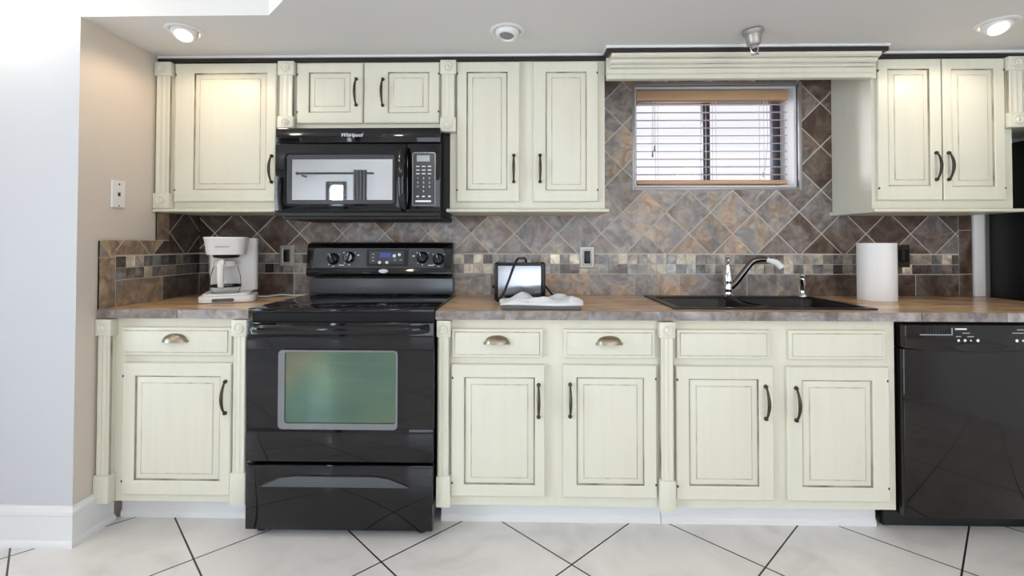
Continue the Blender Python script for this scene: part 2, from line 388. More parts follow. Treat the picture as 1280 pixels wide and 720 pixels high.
def base_profile(t0=.016, h=.155):
    # (distance from wall, height)
    return [(0, 0), (.026, 0), (.026, .012), (.020, .022), (t0, .026), (t0, h - .036), (t0 + .006, h - .030), (t0 + .006, h - .018), (.010, h - .010), (.008, h), (0, h)]
bp = base_profile()
b = MB()
def sweep(mb, prof, path):
    """mitred sweep of (offset outwards, z) along a plan polyline; outwards is to the right of travel"""
    tb = bmesh.new(); rows = []
    P = [Vector((p[0], p[1])) for p in path]
    for i, p in enumerate(P):
        d0 = (P[i] - P[i - 1]).normalized() if i else (P[1] - P[0]).normalized()
        d1 = (P[i + 1] - P[i]).normalized() if i + 1 < len(P) else d0
        n0 = Vector((d0.y, -d0.x)); n1 = Vector((d1.y, -d1.x)); n = n0 + n1; n = n / n.dot(n0) if n.dot(n0) > 1e-6 else n0
        rows.append([tb.verts.new((p.x + n.x * o, p.y + n.y * o, z)) for o, z in prof])
    k = len(prof)
    for a, c in zip(rows[:-1], rows[1:]):
        for j in range(k): tb.faces.new((a[j], a[(j + 1) % k], c[(j + 1) % k], c[j]))
    tb.faces.new(rows[0][::-1]); tb.faces.new(rows[-1]); bmesh.ops.recalc_face_normals(tb, faces=tb.faces[:]); mb._merge(tb, 0)
sweep(b, bp, [(XL, YL - .0005), (.0005, YL - .0005), (.0005, -.548)])
struct('baseboard_left', b, 'white_trim')

# kitchen window: grey metal edging, deep white reveal, dark sash with a central mullion, glass
b = MB()
for (x0, x1, z0, z1) in ((WX0 - .016, WX0, WZ0 - .016, WZ1 + .016), (WX1, WX1 + .016, WZ0 - .016, WZ1 + .016), (WX0, WX1, WZ0 - .016, WZ0), (WX0, WX1, WZ1, WZ1 + .016)):
    b.box(x0, x1, -.016, .012, z0, z1, b=.002)
w1 = struct('window_1', b, 'grey_metal')
b = MB(); t = .012
b.box(WX0, WX0 + t, .012, .20, WZ0, WZ1); b.box(WX1 - t, WX1, .012, .20, WZ0, WZ1); b.box(WX0 + t, WX1 - t, .012, .20, WZ0, WZ0 + t); b.box(WX0 + t, WX1 - t, .012, .20, WZ1 - t, WZ1)
b.build('reveal', 'white_trim', w1, smooth=False)
b = MB(); gx0, gx1, gz0, gz1 = WX0 + t, WX1 - t, WZ0 + t, WZ1 - t; xm = 2.83
b.box(gx0, gx0 + .035, .15, .19, gz0, gz1, b=.003); b.box(gx1 - .04, gx1, .15, .19, gz0, gz1, b=.003)
b.box(gx0 + .035, gx1 - .04, .15, .19, gz0, gz0 + .02, b=.003); b.box(gx0 + .035, gx1 - .04, .15, .19, gz1 - .035, gz1, b=.003)
b.box(xm - .022, xm - .008, .142, .19, gz0 + .02, gz1 - .035, b=.003); b.box(xm + .004, xm + .020, .15, .19, gz0 + .02, gz1 - .035, b=.003)
b.build('sash', 'sash', w1)
MB().box(gx0 + .03, gx1 - .03, .168, .172, gz0 + .015, gz1 - .03).build('glass_pane', 'glass', w1, smooth=False)

# windows behind the camera
def back_window(name, o, fw, n, fm):
    b = MB(); x0, x1, z0, z1 = o
    b.box(x0, x0 + fw, YF - .12, YF + .015, z0, z1, b=.004); b.box(x1 - fw, x1, YF - .12, YF + .015, z0, z1, b=.004)
    b.box(x0 + fw, x1 - fw, YF - .12, YF + .015, z0, z0 + fw, b=.004); b.box(x0 + fw, x1 - fw, YF - .12, YF + .015, z1 - fw, z1, b=.004)
    for k in range(1, n):
        xc = x0 + (x1 - x0) * k / n; b.box(xc - fw / 2, xc + fw / 2, YF - .1, YF, z0 + fw, z1 - fw, b=.004)
    w = struct(name, b, fm)
    MB().box(x0 + fw * .8, x1 - fw * .8, YF - .07, YF - .064, z0 + fw * .8, z1 - fw * .8).build('glass_pane', 'glass', w, smooth=False)
back_window('window_2', o1, .05, 1, 'charcoal')
back_window('fill_window_back', o2, .06, 2, 'white_trim')  # second one is added, out of view, for soft fill daylight

# ------------------------------------------------------------------ tiled backsplash
def clip(poly, x0, x1, y0, y1):
    def cut(P, f, g):
        out = []
        for i in range(len(P)):
            a, c = P[i - 1], P[i]; fa, fc = f(a), f(c)
            if fa >= 0 and fc >= 0: out.append(c)
            elif fa >= 0 or fc >= 0:
                k = fa / (fa - fc); q = (a[0] + (c[0] - a[0]) * k, a[1] + (c[1] - a[1]) * k); out.append(q)
                if fc >= 0: out.append(c)
        return out
    for f in (lambda p: p[0] - x0, lambda p: x1 - p[0], lambda p: p[1] - y0, lambda p: y1 - p[1]):
        poly = cut(poly, f, None)
        if len(poly) < 3: return []
    return poly

class Tiles:
    def __init__(s, to3d):
        s.bm = bmesh.new(); s.lay = s.bm.loops.layers.float_color.new('tile'); s.to3d = to3d
    def add(s, poly, th, m, tint):
        if len(poly) < 3: return
        area = sum(poly[i - 1][0] * poly[i][1] - poly[i][0] * poly[i - 1][1] for i in range(len(poly))) / 2
        if abs(area) < 2e-5: return
        A = [s.bm.verts.new(s.to3d(u, v, 0)) for u, v in poly]; B = [s.bm.verts.new(s.to3d(u, v, th)) for u, v in poly]
        n = len(poly); fs = [s.bm.faces.new(B)] + [s.bm.faces.new((A[i], A[(i + 1) % n], B[(i + 1) % n], B[i])) for i in range(n)]
        for f in fs:
            f.material_index = m
            for l in f.loops: l[s.lay] = tint
    def done(s, name, mats):
        bmesh.ops.recalc_face_normals(s.bm, faces=s.bm.faces[:])
        me = bpy.data.meshes.new(name); s.bm.to_mesh(me); s.bm.free()
        for k in mats: me.materials.append(M[k])
        o = bpy.data.objects.new(name, me); COL.objects.link(o); o['kind'] = 'structure'; return o
def lerp(x, pts):
    for (a, va), (c, vc) in zip(pts[:-1], pts[1:]):
        if x <= c: return va + (vc - va) * max(0, (x - a)) / (c - a)
    return pts[-1][1]
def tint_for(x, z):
    # stone tone tile by tile, with light and shade partly put into the colour: dark brown by the corner, grey-mauve over the range, rust and tan under the window, brown to the right
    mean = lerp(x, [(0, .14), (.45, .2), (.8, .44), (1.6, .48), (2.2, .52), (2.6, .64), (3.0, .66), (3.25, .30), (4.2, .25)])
    br = lerp(x, [(0, .0), (.45, .14), (.8, .85), (1.5, .78), (1.9, .62), (2.5, .60), (3.1, .48), (3.4, .20), (4.2, .20)])  # cabinet shade put into the brightness, tiles below the microwave lifted
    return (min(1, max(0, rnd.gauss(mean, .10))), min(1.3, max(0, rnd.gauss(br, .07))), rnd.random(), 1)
ZB, ZM0, ZM1, HD, GR = .9145, 1.030, 1.1335, .117, .0060
def lay_tiles(T, s0, s1, xa, regions, tint, zoff=0.0, zmax=2.1, seed=1):
    rr = random.Random(seed); g = GR; gm = .0032
    def put(poly, th, m, t):
        for (a, c, z0, z1) in regions: T.add(clip(poly, a, c, z0, z1), th, m, t)
    # base row
    s = s0
    while s < s1:
        w = .20 + rr.random() * .16
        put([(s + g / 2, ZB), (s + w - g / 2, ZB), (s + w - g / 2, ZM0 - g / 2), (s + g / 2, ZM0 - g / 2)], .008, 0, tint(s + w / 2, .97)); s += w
    # mosaic, two rows
    q = .0518
    for row in range(2):
        s = s0; z = ZM0 + row * q
        while s < s1:
            w = q
            pal = tint(s, 1.08)
            tone = rr.choice((.0, .2, .4, .5, .55, .62, .7, .9, 1.1)) * .7 + pal[0] * .3
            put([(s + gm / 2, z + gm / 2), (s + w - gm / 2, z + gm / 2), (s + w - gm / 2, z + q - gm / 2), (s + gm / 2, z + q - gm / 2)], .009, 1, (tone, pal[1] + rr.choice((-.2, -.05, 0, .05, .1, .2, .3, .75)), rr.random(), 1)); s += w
    # diamonds
    h = HD - g * .75
    k0 = int((s0 - xa) / (2 * HD)) - 2; k1 = int((s1 - xa) / (2 * HD)) + 2
    for i in range(k0, k1 + 1):
        for j in range(-1, 9):
            for (cx, cz) in ((xa + HD + 2 * HD * i, 1.245 + 2 * HD * j), (xa + 2 * HD * i, 1.245 + HD + 2 * HD * j)):
                if cz - HD > zmax or cx + HD < s0 or cx - HD > s1: continue
                P = clip([(cx - h, cz), (cx, cz - h), (cx + h, cz), (cx, cz + h)], -99, 99, ZM1 + g, 99)
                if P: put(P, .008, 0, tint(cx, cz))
YT = -.0005
T = Tiles(lambda u, v, d: (u, YT - .004 - d, v))
ge = .016
regs = [(.0125, WX0 - ge, ZB, 1.40), (WX0 - ge, WX1 + ge, ZB, WZ0 - ge), (WX1 + ge, 4.088, ZB, 1.40), (2.15, WX0 - ge, 1.40, 2.098), (WX1 + ge, 3.45, 1.40, 2.098), (WX0 - ge, WX1 + ge, WZ1 + ge, 2.098)]
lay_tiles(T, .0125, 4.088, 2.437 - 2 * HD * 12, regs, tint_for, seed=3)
for (z0, z1) in ((ZB, 1.03), (1.0335, 1.262), (1.2655, 1.40)):
    T.add([(4.092, z0), (4.158, z0), (4.158, z1), (4.092, z1)], .008, 0, tint_for(4.1, z0))
# grout bed
for (x0, x1, z0, z1) in regs + [(4.088, 4.160, ZB, 1.40)]:
    T.add([(x0, z0), (x1, z0), (x1, z1), (x0, z1)], 0.0058, 2, (0, 0, 0, 1))
T.done('wall_back_tile', ['slate', 'mosaic', 'grout'])
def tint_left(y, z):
    br = lerp(y, [(-.64, .30), (-.36, .26), (-.24, .0), (0, -.15)])  # shade of the inner corner put into the tile brightness
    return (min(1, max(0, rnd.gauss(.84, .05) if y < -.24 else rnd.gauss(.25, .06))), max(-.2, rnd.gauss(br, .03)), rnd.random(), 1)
T = Tiles(lambda u, v, d: (.0005 + .004 + d, u, v))
regs = [(-.236, -.0045, ZB, 1.36), (-.632, -.236, ZB, 1.203), (-.318, -.236, 1.203, 1.36)]
rl = [(-.236, -.0045, ZB, 1.36), (-.552, -.236, ZB, 1.203)]
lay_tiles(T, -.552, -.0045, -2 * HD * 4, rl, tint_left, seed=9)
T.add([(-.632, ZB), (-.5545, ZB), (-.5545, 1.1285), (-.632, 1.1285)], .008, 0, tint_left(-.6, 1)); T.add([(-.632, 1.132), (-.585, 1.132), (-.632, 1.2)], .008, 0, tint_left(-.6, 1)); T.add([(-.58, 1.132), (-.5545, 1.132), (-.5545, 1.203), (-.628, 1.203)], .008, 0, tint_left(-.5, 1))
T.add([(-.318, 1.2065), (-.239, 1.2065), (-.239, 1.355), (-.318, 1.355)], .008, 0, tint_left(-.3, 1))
for (x0, x1, z0, z1) in regs: T.add([(x0, z0), (x1, z0), (x1, z1), (x0, z1)], .0058, 2, (0, 0, 0, 1))
T.done('wall_left_tile', ['slate', 'mosaic', 'grout'])
struct('trim_1', MB().box(4.163, 4.218, -.022, -.001, .9145, 1.40, b=.003), 'white_trim')

struct('trim_4', MB().box(3.916, 4.215, -.600, -.582, .0005, .8785), 'cream', smooth=False)
# dark strip and pale bead where the cabinets meet the ceiling
b = MB()
for (x0, x1, y) in ((.004, 2.165, -.318), (3.44, 4.95, -.318)):
    b.box(x0, x1, y, y + .02, 2.070, 2.088); 
b.box(2.165, 3.44, -.408, -.388, 2.070, 2.088)
b.box(2.165, 2.18, -.388, -.298, 2.070, 2.088); b.box(3.425, 3.44, -.388, -.298, 2.070, 2.088)
struct('trim_2', b, 'dark_strip', smooth=False)
b = MB()
for (x0, x1, y) in ((.004, 2.160, -.326), (3.445, 4.95, -.326)):
    b.box(x0, x1, y, y + .03, 2.089, 2.1010, b=.003)
b.box(2.160, 3.445, -.416, -.386, 2.089, 2.1010, b=.003); b.box(2.160, 2.18, -.386, -.296, 2.089, 2.1010); b.box(3.425, 3.445, -.386, -.296, 2.089, 2.1010)
struct('trim_3', b, 'white_trim')

# ------------------------------------------------------------------ cabinet parts
def pull_handle(parent, x, y, zc, L=.13, out=.030):
    b = MB(); n = 14; pts = []; rad = []
    for i in range(n + 1):
        t = i / n; z = zc - L / 2 + L * t
        d = math.sin(math.pi * t) ** .75 * (out - .006) + .006
        pts.append((x, y - d, z)); rad.append(.0038 + .0030 * math.sin(math.pi * t) ** 1.5)
    b.tube(pts, rad, seg=10)
    for z in (zc - L / 2, zc + L / 2):
        b.lathe([(0, -.0075), (.005, -.0055), (.0075, 0), (.005, .0055), (0, .0075)], (x, y - .007, z), seg=12)
        b.lathe([(.0085, -.0005), (.0085, .002), (.004, .006), (0, .006)], (x, y, z), 'Y', 12)
    return b.build('handle', 'bronze', parent)

def cup_pull(parent, x, y, z):
    a, d, h = .050, .030, .034; b = MB()
    def f(sc):
        def g(u, v):
            ph = math.pi * u; t = math.pi / 2 * v
            return (x + a * sc * math.cos(ph), y - d * sc * math.sin(ph) ** .8 * math.sin(t) - .001, z + h * sc * math.sin(ph) ** .7 * math.cos(t))
        return g
    b.grid(f(1), 18, 8); b.grid(f(.94), 18, 8)
    b.box(x - a - .006, x - a + .004, y - .004, y, z - .004, z + .007, b=.0015); b.box(x + a - .004, x + a + .006, y - .004, y, z - .004, z + .007, b=.0015)
    return b.build('cup_pull', 'brass', parent)

def door(parent, x0, x1, z0, z1, px0, px1, pz0, pz1, y, handle=None, hinge=None, fz=.028):
    """raised panel door; the panel groove starts at the p rectangle"""
    b = MB(); tb = bmesh.new()
    # asymmetric rings: list of (fraction towards the panel rectangle, extra inset, y, material)
    rows = []
    def rect(xa, xb, za, zb, yy): return [tb.verts.new(c) for c in ((xa, yy, za), (xb, yy, za), (xb, yy, zb), (xa, yy, zb))]
    spec = [(x0, x1, z0, z1, y + .020, 0), (x0, x1, z0, z1, y + .004, 0), (x0 + .004, x1 - .004, z0 + .004, z1 - .004, y, 0)]
    def p(i, yy, m): spec.append((px0 + i, px1 - i, pz0 + i, pz1 - i, yy, m))
    p(-.004, y, 0); p(-.001, y + .0015, 0); p(.0006, y + .008, 1); p(.0036, y + .0085, 1); p(.0046, y + .0072, 0)
    p(fz - .002, y + .0022, 0); p(fz, y + .0018, 2); p(fz + .0025, y + .0003, 2); p(fz + .004, y, 0)
    for q in spec: rows.append(rect(*q[:5]))
    for i, (a, c) in enumerate(zip(rows[:-1], rows[1:])):
        for k in range(4):
            f = tb.faces.new((a[k], a[(k + 1) % 4], c[(k + 1) % 4], c[k])); f.material_index = spec[i + 1][5]
    tb.faces.new(rows[-1]); tb.faces.new(rows[0][::-1]); bmesh.ops.recalc_face_normals(tb, faces=tb.faces[:])
    b._merge(tb, None)
    d = b.build('door', ['cream', 'glaze', 'glaze_soft'], parent, ang=25)
    if handle: pull_handle(d, handle[0], y, handle[1], handle[2] if len(handle) > 2 else .13)
    if hinge is not None:
        for z in (z0 + .055, z1 - .055):
            MB().lathe([(0, -.006), (.004, -.004), (.004, .004), (0, .006)], (hinge, y + .002, z), seg=10).build('hinge', 'bronze', d)
    return d

def drawer(parent, x0, x1, z0, z1, y, pull=False, name='drawer'):
    b = MB()
    b.rings(x0, x1, z0, z1, [(0, y + .020, 0), (0, y + .007, 0), (.002, y + .005, 0), (.011, y + .0035, 0), (.0125, y + .0030, 1), (.0145, y, 1), (.0155, y - .0002, 0, 0)])
    d = b.build(name, ['cream', 'glaze_soft'], parent, ang=20)
    if pull: cup_pull(d, (x0 + x1) / 2, y, (z0 + z1) / 2)
    return d

def rosette(mb, x, y, z, r=.021):
    mb.lathe([(r, 0), (r, .003), (r * .88, .0055), (r * .72, .003), (r * .5, .002), (r * .42, .005), (r * .2, .0075), (0, .008)], (x, y, z), 'Y', 22)

def pilaster(parent, x0, x1, z0, z1, yb, yf, tz, bz, foot_rosette=False, foot_out=.006):
    """fluted post between a block with a rosette and a foot block"""
    w = x1 - x0; k = .008; xa, xb = x0 + k, x1 - k
    prof = [(xa, yb), (xa, yf + .002), (xa + .002, yf)]
    nf = 2; fw = (xb - xa - .014) / nf
    for i in range(nf):
        s = xa + .007 + i * fw
        prof += [(s + .002, yf), (s + .006, yf + .0014), (s + fw / 2, yf + .0020), (s + fw - .006, yf + .0014), (s + fw - .002, yf)]
    prof += [(xb - .002, yf), (xb, yf + .002), (xb, yb)]
    p = MB().prism(prof, z0 + bz, z1 - tz, 'XY').build('pilaster', 'cream', parent, ang=20)
    b = MB(); b.box(x0, x1, yb, yf - .006, z1 - tz, z1, b=.004)
    rosette(b, (x0 + x1) / 2, yf - .006, z1 - tz / 2, min(w, tz) * .30); b.build('rosette_block', 'cream', p)
    b = MB(); b.box(x0, x1, yb, yf - foot_out, z0, z0 + bz, b=.004)
    if foot_rosette: rosette(b, (x0 + x1) / 2, yf - foot_out, z0 + bz / 2, min(w, bz) * .30)
    b.build('plinth_block' if not foot_rosette else 'rosette_block', 'cream', p)
    # thin glaze line behind the blocks
    MB().box(x0 + k - .003, x0 + k, yf + .004, yf + .012, z0 + bz, z1 - tz).box(x1 - k, x1 - k + .003, yf + .004, yf + .012, z0 + bz, z1 - tz).build('glaze_line', 'glaze', p, smooth=False)
    return p

def carcass(parent, x0, x1, y0, y1, z0, z1, openings, fr=.02, top=True):
    """hollow cabinet box with a face frame; openings are (x0, x1, z0, z1)"""
    b = MB(); t = .018
    b.box(x0, x0 + t, y0 + fr, y1, z0, z1); b.box(x1 - t, x1, y0 + fr, y1, z0, z1); b.box(x0 + t, x1 - t, y0 + fr, y1, z0, z0 + t); b.box(x0 + t, x1 - t, y1 - .008, y1, z0 + t, z1)
    if top: b.box(x0 + t, x1 - t, y0 + fr, y1 - .008, z1 - t, z1)
    b.build('carcass', 'cream', parent, smooth=False)
    b = MB()
    xs = sorted({x0, x1, *[o[0] for o in openings], *[o[1] for o in openings]}); zs = sorted({z0, z1, *[o[2] for o in openings], *[o[3] for o in openings]})
    for xa, xb in zip(xs[:-1], xs[1:]):
        for za, zb in zip(zs[:-1], zs[1:]):
            cx, cz = (xa + xb) / 2, (za + zb) / 2
            if any(o[0] < cx < o[1] and o[2] < cz < o[3] for o in openings): continue
            b.box(xa, xb, y0, y0 + fr, za, zb)
    bmesh.ops.remove_doubles(b.bm, verts=b.bm.verts[:], dist=1e-5)
    b.build('face_frame', 'cream', parent, smooth=False)

def op(x0, x1, z0, z1, k=.012): return (x0 + k, x1 - k, z0 + k, z1 - k)

# ------------------------------------------------------------------ base cabinets
YB, YFR, YD = -.010, -.600, -.621
ZT = .8785; ZBOT = .108
def toe(parent, x0, x1):
    b = MB(); b.prism([(-.530, 0), (-.530, .020), (-.526, .026), (-.522, .030), (-.522, .107), (-.505, .107), (-.505, 0)], x0, x1, 'YZ')
    b.build('toe_kick', 'white_trim', parent)['label'] = 'white toe kick board'

c = thing('base_cabinet', 'cream base cabinet with one door and one drawer, between the wall and the black range', 'cabinet', (.32, -.3, 0))
carcass(c, .012, .640, YFR, YB, ZBOT, ZT, [op(.100, .566, .722, .838), op(.105, .572, .143, .686)])
drawer(c, .096, .562, .722, .838, YD, True)
door(c, .105, .566, .143, .690, .160, .519, .204, .635, YD, (.543, .550), .108)
pilaster(c, .002, .068, ZBOT + .004, .874, -.598, -.634, .070, .116); pilaster(c, .572, .638, ZBOT + .004, .874, -.598, -.630, .070, .13)
toe(c, .030, .640)

c = thing('base_cabinet', 'cream base cabinet right of the range, two doors under two drawers with brass cup pulls', 'cabinet', (1.9, -.3, 0))
carcass(c, 1.424, 2.368, YFR, YB, ZBOT, ZT, [op(1.486, 1.862, .722, .838), op(1.948, 2.322, .722, .838), op(1.484, 1.871, .152, .690), op(1.946, 2.326, .152, .690)])
drawer(c, 1.486, 1.862, .720, .838, YD, True); drawer(c, 1.948, 2.322, .720, .838, YD, True)
door(c, 1.484, 1.872, .152, .692, 1.540, 1.829, .202, .638, YD, (1.845, .545), 1.490)
door(c, 1.946, 2.328, .152, .692, 2.002, 2.276, .204, .640, YD, (1.974, .548), 2.324)
pilaster(c, 1.426, 1.484, ZBOT + .006, .874, -.598, -.632, .068, .125); pilaster(c, 2.335, 2.400, ZBOT - .002, .872, -.6015, -.632, .066, .125)
toe(c, 1.430, 2.3675)

c = thing('base_cabinet', 'cream sink base cabinet with two false drawer fronts and no cup pulls', 'cabinet', (2.83, -.3, 0))
carcass(c, 2.3695, 3.300, YFR, YB, ZBOT, ZT, [op(2.410, 2.790, .722, .838), op(2.864, 3.256, .722, .838), op(2.406, 2.800, .148, .690), op(2.857, 3.264, .148, .690)], top=False)
drawer(c, 2.412, 2.788, .720, .838, YD, name='false_drawer_front'); drawer(c, 2.866, 3.254, .720, .838, YD, name='false_drawer_front')
door(c, 2.406, 2.801, .148, .690, 2.460, 2.740, .206, .637, YD, (2.768, .545), 2.412)
door(c, 2.857, 3.265, .148, .690, 2.916, 3.196, .206, .635, YD, (2.890, .540), 3.258)
toe(c, 2.3700, 3.272)

# ------------------------------------------------------------------ countertops
def countertop(x0, x1, label, hole=None, jo=0.0):
    zt, zb, yf, yb = .9140, .8795, -.632, -.0015
    b = MB()
    if hole is None: b.box(x0, x1, yf, yb, zb, zt)
    else:
        hx0, hx1, hy0, hy1 = hole; tb = bmesh.new()
        O = [(x0, yf), (x1, yf), (x1, yb), (x0, yb)]; H = [(hx0, hy0), (hx1, hy0), (hx1, hy1), (hx0, hy1)]
        vs = {}
        for n, P in (('o', O), ('h', H)):
            for z in (zt, zb): vs[n, z] = [tb.verts.new((p[0], p[1], z)) for p in P]
        for k in range(4):
            j = (k + 1) % 4
            for z in (zt, zb): tb.faces.new((vs['o', z][k], vs['o', z][j], vs['h', z][j], vs['h', z][k]))
            for n in 'oh': tb.faces.new((vs[n, zt][k], vs[n, zt][j], vs[n, zb][j], vs[n, zb][k]))
        bmesh.ops.recalc_face_normals(tb, faces=tb.faces[:]); b._merge(tb, 0)
    o = b.build('countertop', 'top', None, smooth=False); recenter(o, ((x0 + x1) / 2, -.31, zb)); tag(o, label, 'countertop')
    e = Tiles(lambda u, v, d: (u - o.location.x, -.632 - d - o.location.y, v - o.location.z))
    s = x0 - jo
    while s < x1:
        P = clip([(s + .0015, zb - .0005), (s + .3335, zb - .0005), (s + .3335, zt + .0006), (s + .0015, zt + .0006)], x0, x1, 0, 2)
        if P: e.add(P, .009, 0, (rnd.uniform(.3, .65), rnd.uniform(.4, .6), rnd.random(), 1))
        s += .335
    e.add([(x0, zb), (x1, zb), (x1, zt), (x0, zt)], .005, 1, (0, 0, 0, 1))
    q = e.done('edge_tiles', ['edge', 'grout']); del q['kind']; q.parent = o; q['label'] = 'grey slate edge tiles'
    return o
countertop(.0135, .6475, 'short brown stone countertop under the white coffee maker', jo=.0)
SX0, SX1, SY0, SY1 = 2.420, 3.266, -.562, -.062
countertop(1.4225, 4.216, 'long brown stone countertop holding the black double sink', (SX0 + .012, SX1 - .012, SY0 + .012, SY1 - .012), jo=.05)

# ------------------------------------------------------------------ upper cabinets
UF, UD, UB = -.305, -.326, -.014
UT = 2.0685
def lip(parent, x0, x1, z, end=0.0):
    b = MB(); b.prism([(UB, z - .004), (UD - .012, z - .004), (UD - .017, z), (UD - .017, z + .006), (UD - .010, z + .012), (UF - .001, z + .014), (UB, z + .014)], x0, x1, 'YZ'); b.build('bottom_rail', 'cream', parent)

c = thing('wall_cabinet', 'tall cream single-door wall cabinet in the corner above the coffee maker', 'cabinet', (.3, -.16, 1.345))
carcass(c, .014, .598, UF, UB, 1.359, UT, [op(.095, .590, 1.390, 2.060)])
door(c, .095, .591, 1.392, 2.062, .190, .543, 1.449, 2.013, UD, (.573, 1.548, .125), .100)
pilaster(c, .004, .084, 1.358, 2.066, UF + .002, -.336, .068, .074, True)
lip(c, .006, .597, 1.3450)

c = thing('wall_cabinet', 'short cream two-door wall cabinet directly above the black microwave', 'cabinet', (1.0, -.16, 1.73))
carcass(c, .600, 1.4275, UF, UB, 1.742, UT, [op(.679, 1.005, 1.773, 2.060), op(1.017, 1.380, 1.773, 2.060)])
door(c, .690, 1.010, 1.768, 2.060, .750, .951, 1.822, 2.014, UD, (.980, 1.918, .125), .694)
door(c, 1.018, 1.380, 1.768, 2.060, 1.133, 1.330, 1.818, 2.013, UD, (1.108, 1.916, .125), 1.376)
pilaster(c, .604, .682, 1.744, 2.066, UF + .002, -.336, .068, .056, True); pilaster(c, 1.386, 1.462, 1.722, 2.066, UF + .002, -.3365, .068, .070, True)
MB().box(.600, 1.39, -.322, UB, 1.731, 1.7415, b=.003).build('bottom_rail', 'cream', c)

c = thing('wall_cabinet', 'tall cream two-door wall cabinet between the microwave and the window', 'cabinet', (1.8, -.16, 1.345))
carcass(c, 1.430, 2.172, UF, UB, 1.359, UT, [op(1.467, 1.763, 1.390, 2.060), op(1.831, 2.139, 1.390, 2.060)])
door(c, 1.464, 1.765, 1.391, 2.060, 1.512, 1.706, 1.447, 2.012, UD, (1.737, 1.548, .125), 1.467)
door(c, 1.830, 2.139, 1.391, 2.060, 1.890, 2.083, 1.444, 2.010, UD, (1.862, 1.548, .125), 2.134)
lip(c, 1.418, 2.186, 1.3440)

c = thing('wall_cabinet', 'tall cream two-door wall cabinet right of the window, above the paper towel roll', 'cabinet', (3.76, -.16, 1.345))
carcass(c, 3.430, 4.082, UF, UB, 1.359, UT, [op(3.455, 3.741, 1.397, 2.066), op(3.752, 4.036, 1.397, 2.066)])
door(c, 3.447, 3.743, 1.397, 2.062, 3.496, 3.687, 1.463, 2.014, UD, (3.713, 1.555, .125), 3.451)
door(c, 3.749, 4.034, 1.397, 2.062, 3.790, 3.983, 1.460, 2.012, UD, (3.769, 1.555, .125), 4.030)
lip(c, 3.414, 4.100, 1.3440)

c = thing('wall_cabinet', 'short cream wall cabinet over the black fridge, fluted post at its edge', 'cabinet', (4.5, -.16, 1.75))
carcass(c, 4.0835, 4.950, UF, UB, 1.752, UT, [op(4.125, 4.500, 1.775, 2.060), op(4.510, 4.900, 1.775, 2.060)])
door(c, 4.118, 4.500, 1.775, 2.060, 4.18, 4.44, 1.83, 2.01, UD, (4.47, 1.92, .125)); door(c, 4.508, 4.900, 1.775, 2.060, 4.57, 4.84, 1.83, 2.01, UD, (4.54, 1.92, .125))
pilaster(c, 4.038, 4.114, 1.734, 2.066, UF - .001, -.336, .066, .070, True)

# valance over the window
c = thing('valance', 'cream wooden valance with stepped crown moulding above the window', 'valance', (2.8, -.33, 1.965))
MB().box(2.1745, 3.4275, -.345, -.327, 1.964, 2.068).build('board', 'cream', c, smooth=False)
b = MB(); b.prism([(-.345, 1.964), (-.355, 1.964), (-.358, 1.968), (-.356, 1.984), (-.350, 1.990), (-.345, 1.991)], 2.1745, 3.405, 'YZ'); b.build('lower_bead', 'cream', c)
b = MB()
prof = [(0, 2.012), (.010, 2.012), (.014, 2.018), (.014, 2.024), (.024, 2.030), (.034, 2.038), (.036, 2.044), (.052, 2.050), (.060, 2.058), (.060, 2.0685), (0, 2.0685)]
sweep(b, prof, [(2.188, -.3435), (3.412, -.3435)])
o = b.build('crown_moulding', 'cream', c)
b = MB()
for z, yy in ((2.0145, -.3578), (2.0295, -.3672), (2.0475, -.3945)):
    b.box(2.19, 3.41, yy - .0014, yy, z - .0012, z + .0012)
b.build('glaze_line', 'glaze', o, smooth=False)

# ------------------------------------------------------------------ range
X0, X1 = .652, 1.418
XC = (X0 + X1) / 2
r = thing('range', 'black electric range with green-tinted oven window between cream base cabinets', 'stove', (XC, -.35, 0))
b = MB(); b.box(X0 + .003, X1 - .003, -.028, -.012, .045, .903); b.box(X0 + .003, X0 + .02, -.618, -.03, .045, .903); b.box(X1 - .02, X1 - .003, -.618, -.03, .045, .903); b.box(X0 + .02, X1 - .02, -.618, -.03, .045, .06)
b.box(X0 + .02, X1 - .02, -.618, -.59, .30, .41); b.box(X0 + .02, X1 - .02, -.618, -.59, .79, .903); b.box(X0 + .02, X0 + .12, -.618, -.10, .41, .79); b.box(X1 - .12, X1 - .02, -.618, -.10, .41, .79)
b.box(X0 + .12, X1 - .12, -.618, -.1, .385, .41); b.box(X0 + .12, X1 - .12, -.618, -.1, .79, .81); b.box(X0 + .12, X1 - .12, -.12, -.1, .41, .79)
b.build('body', 'black_soft', r, smooth=False)
b = MB(); b.box(X0 - .002, X1 + .002, -.652, -.100, .906, .924, b=.005)
ct = b.build('cooktop', 'black_glass', r)
for (bx, by, br) in ((.835, -.49, .10), (1.235, -.50, .085), (.845, -.24, .08), (1.225, -.235, .105)):
    b = MB(); b.lathe([(br, .9243), (br + .003, .9243), (br + .003, .92445), (br, .92445)], (bx, by, 0), seg=40)
    b.lathe([(br * .6, .9243), (br * .6 + .002, .9243), (br * .6 + .002, .92445), (br * .6, .92445)], (bx, by, 0), seg=40)
    b.build('burner_ring', 'ring_print', ct)
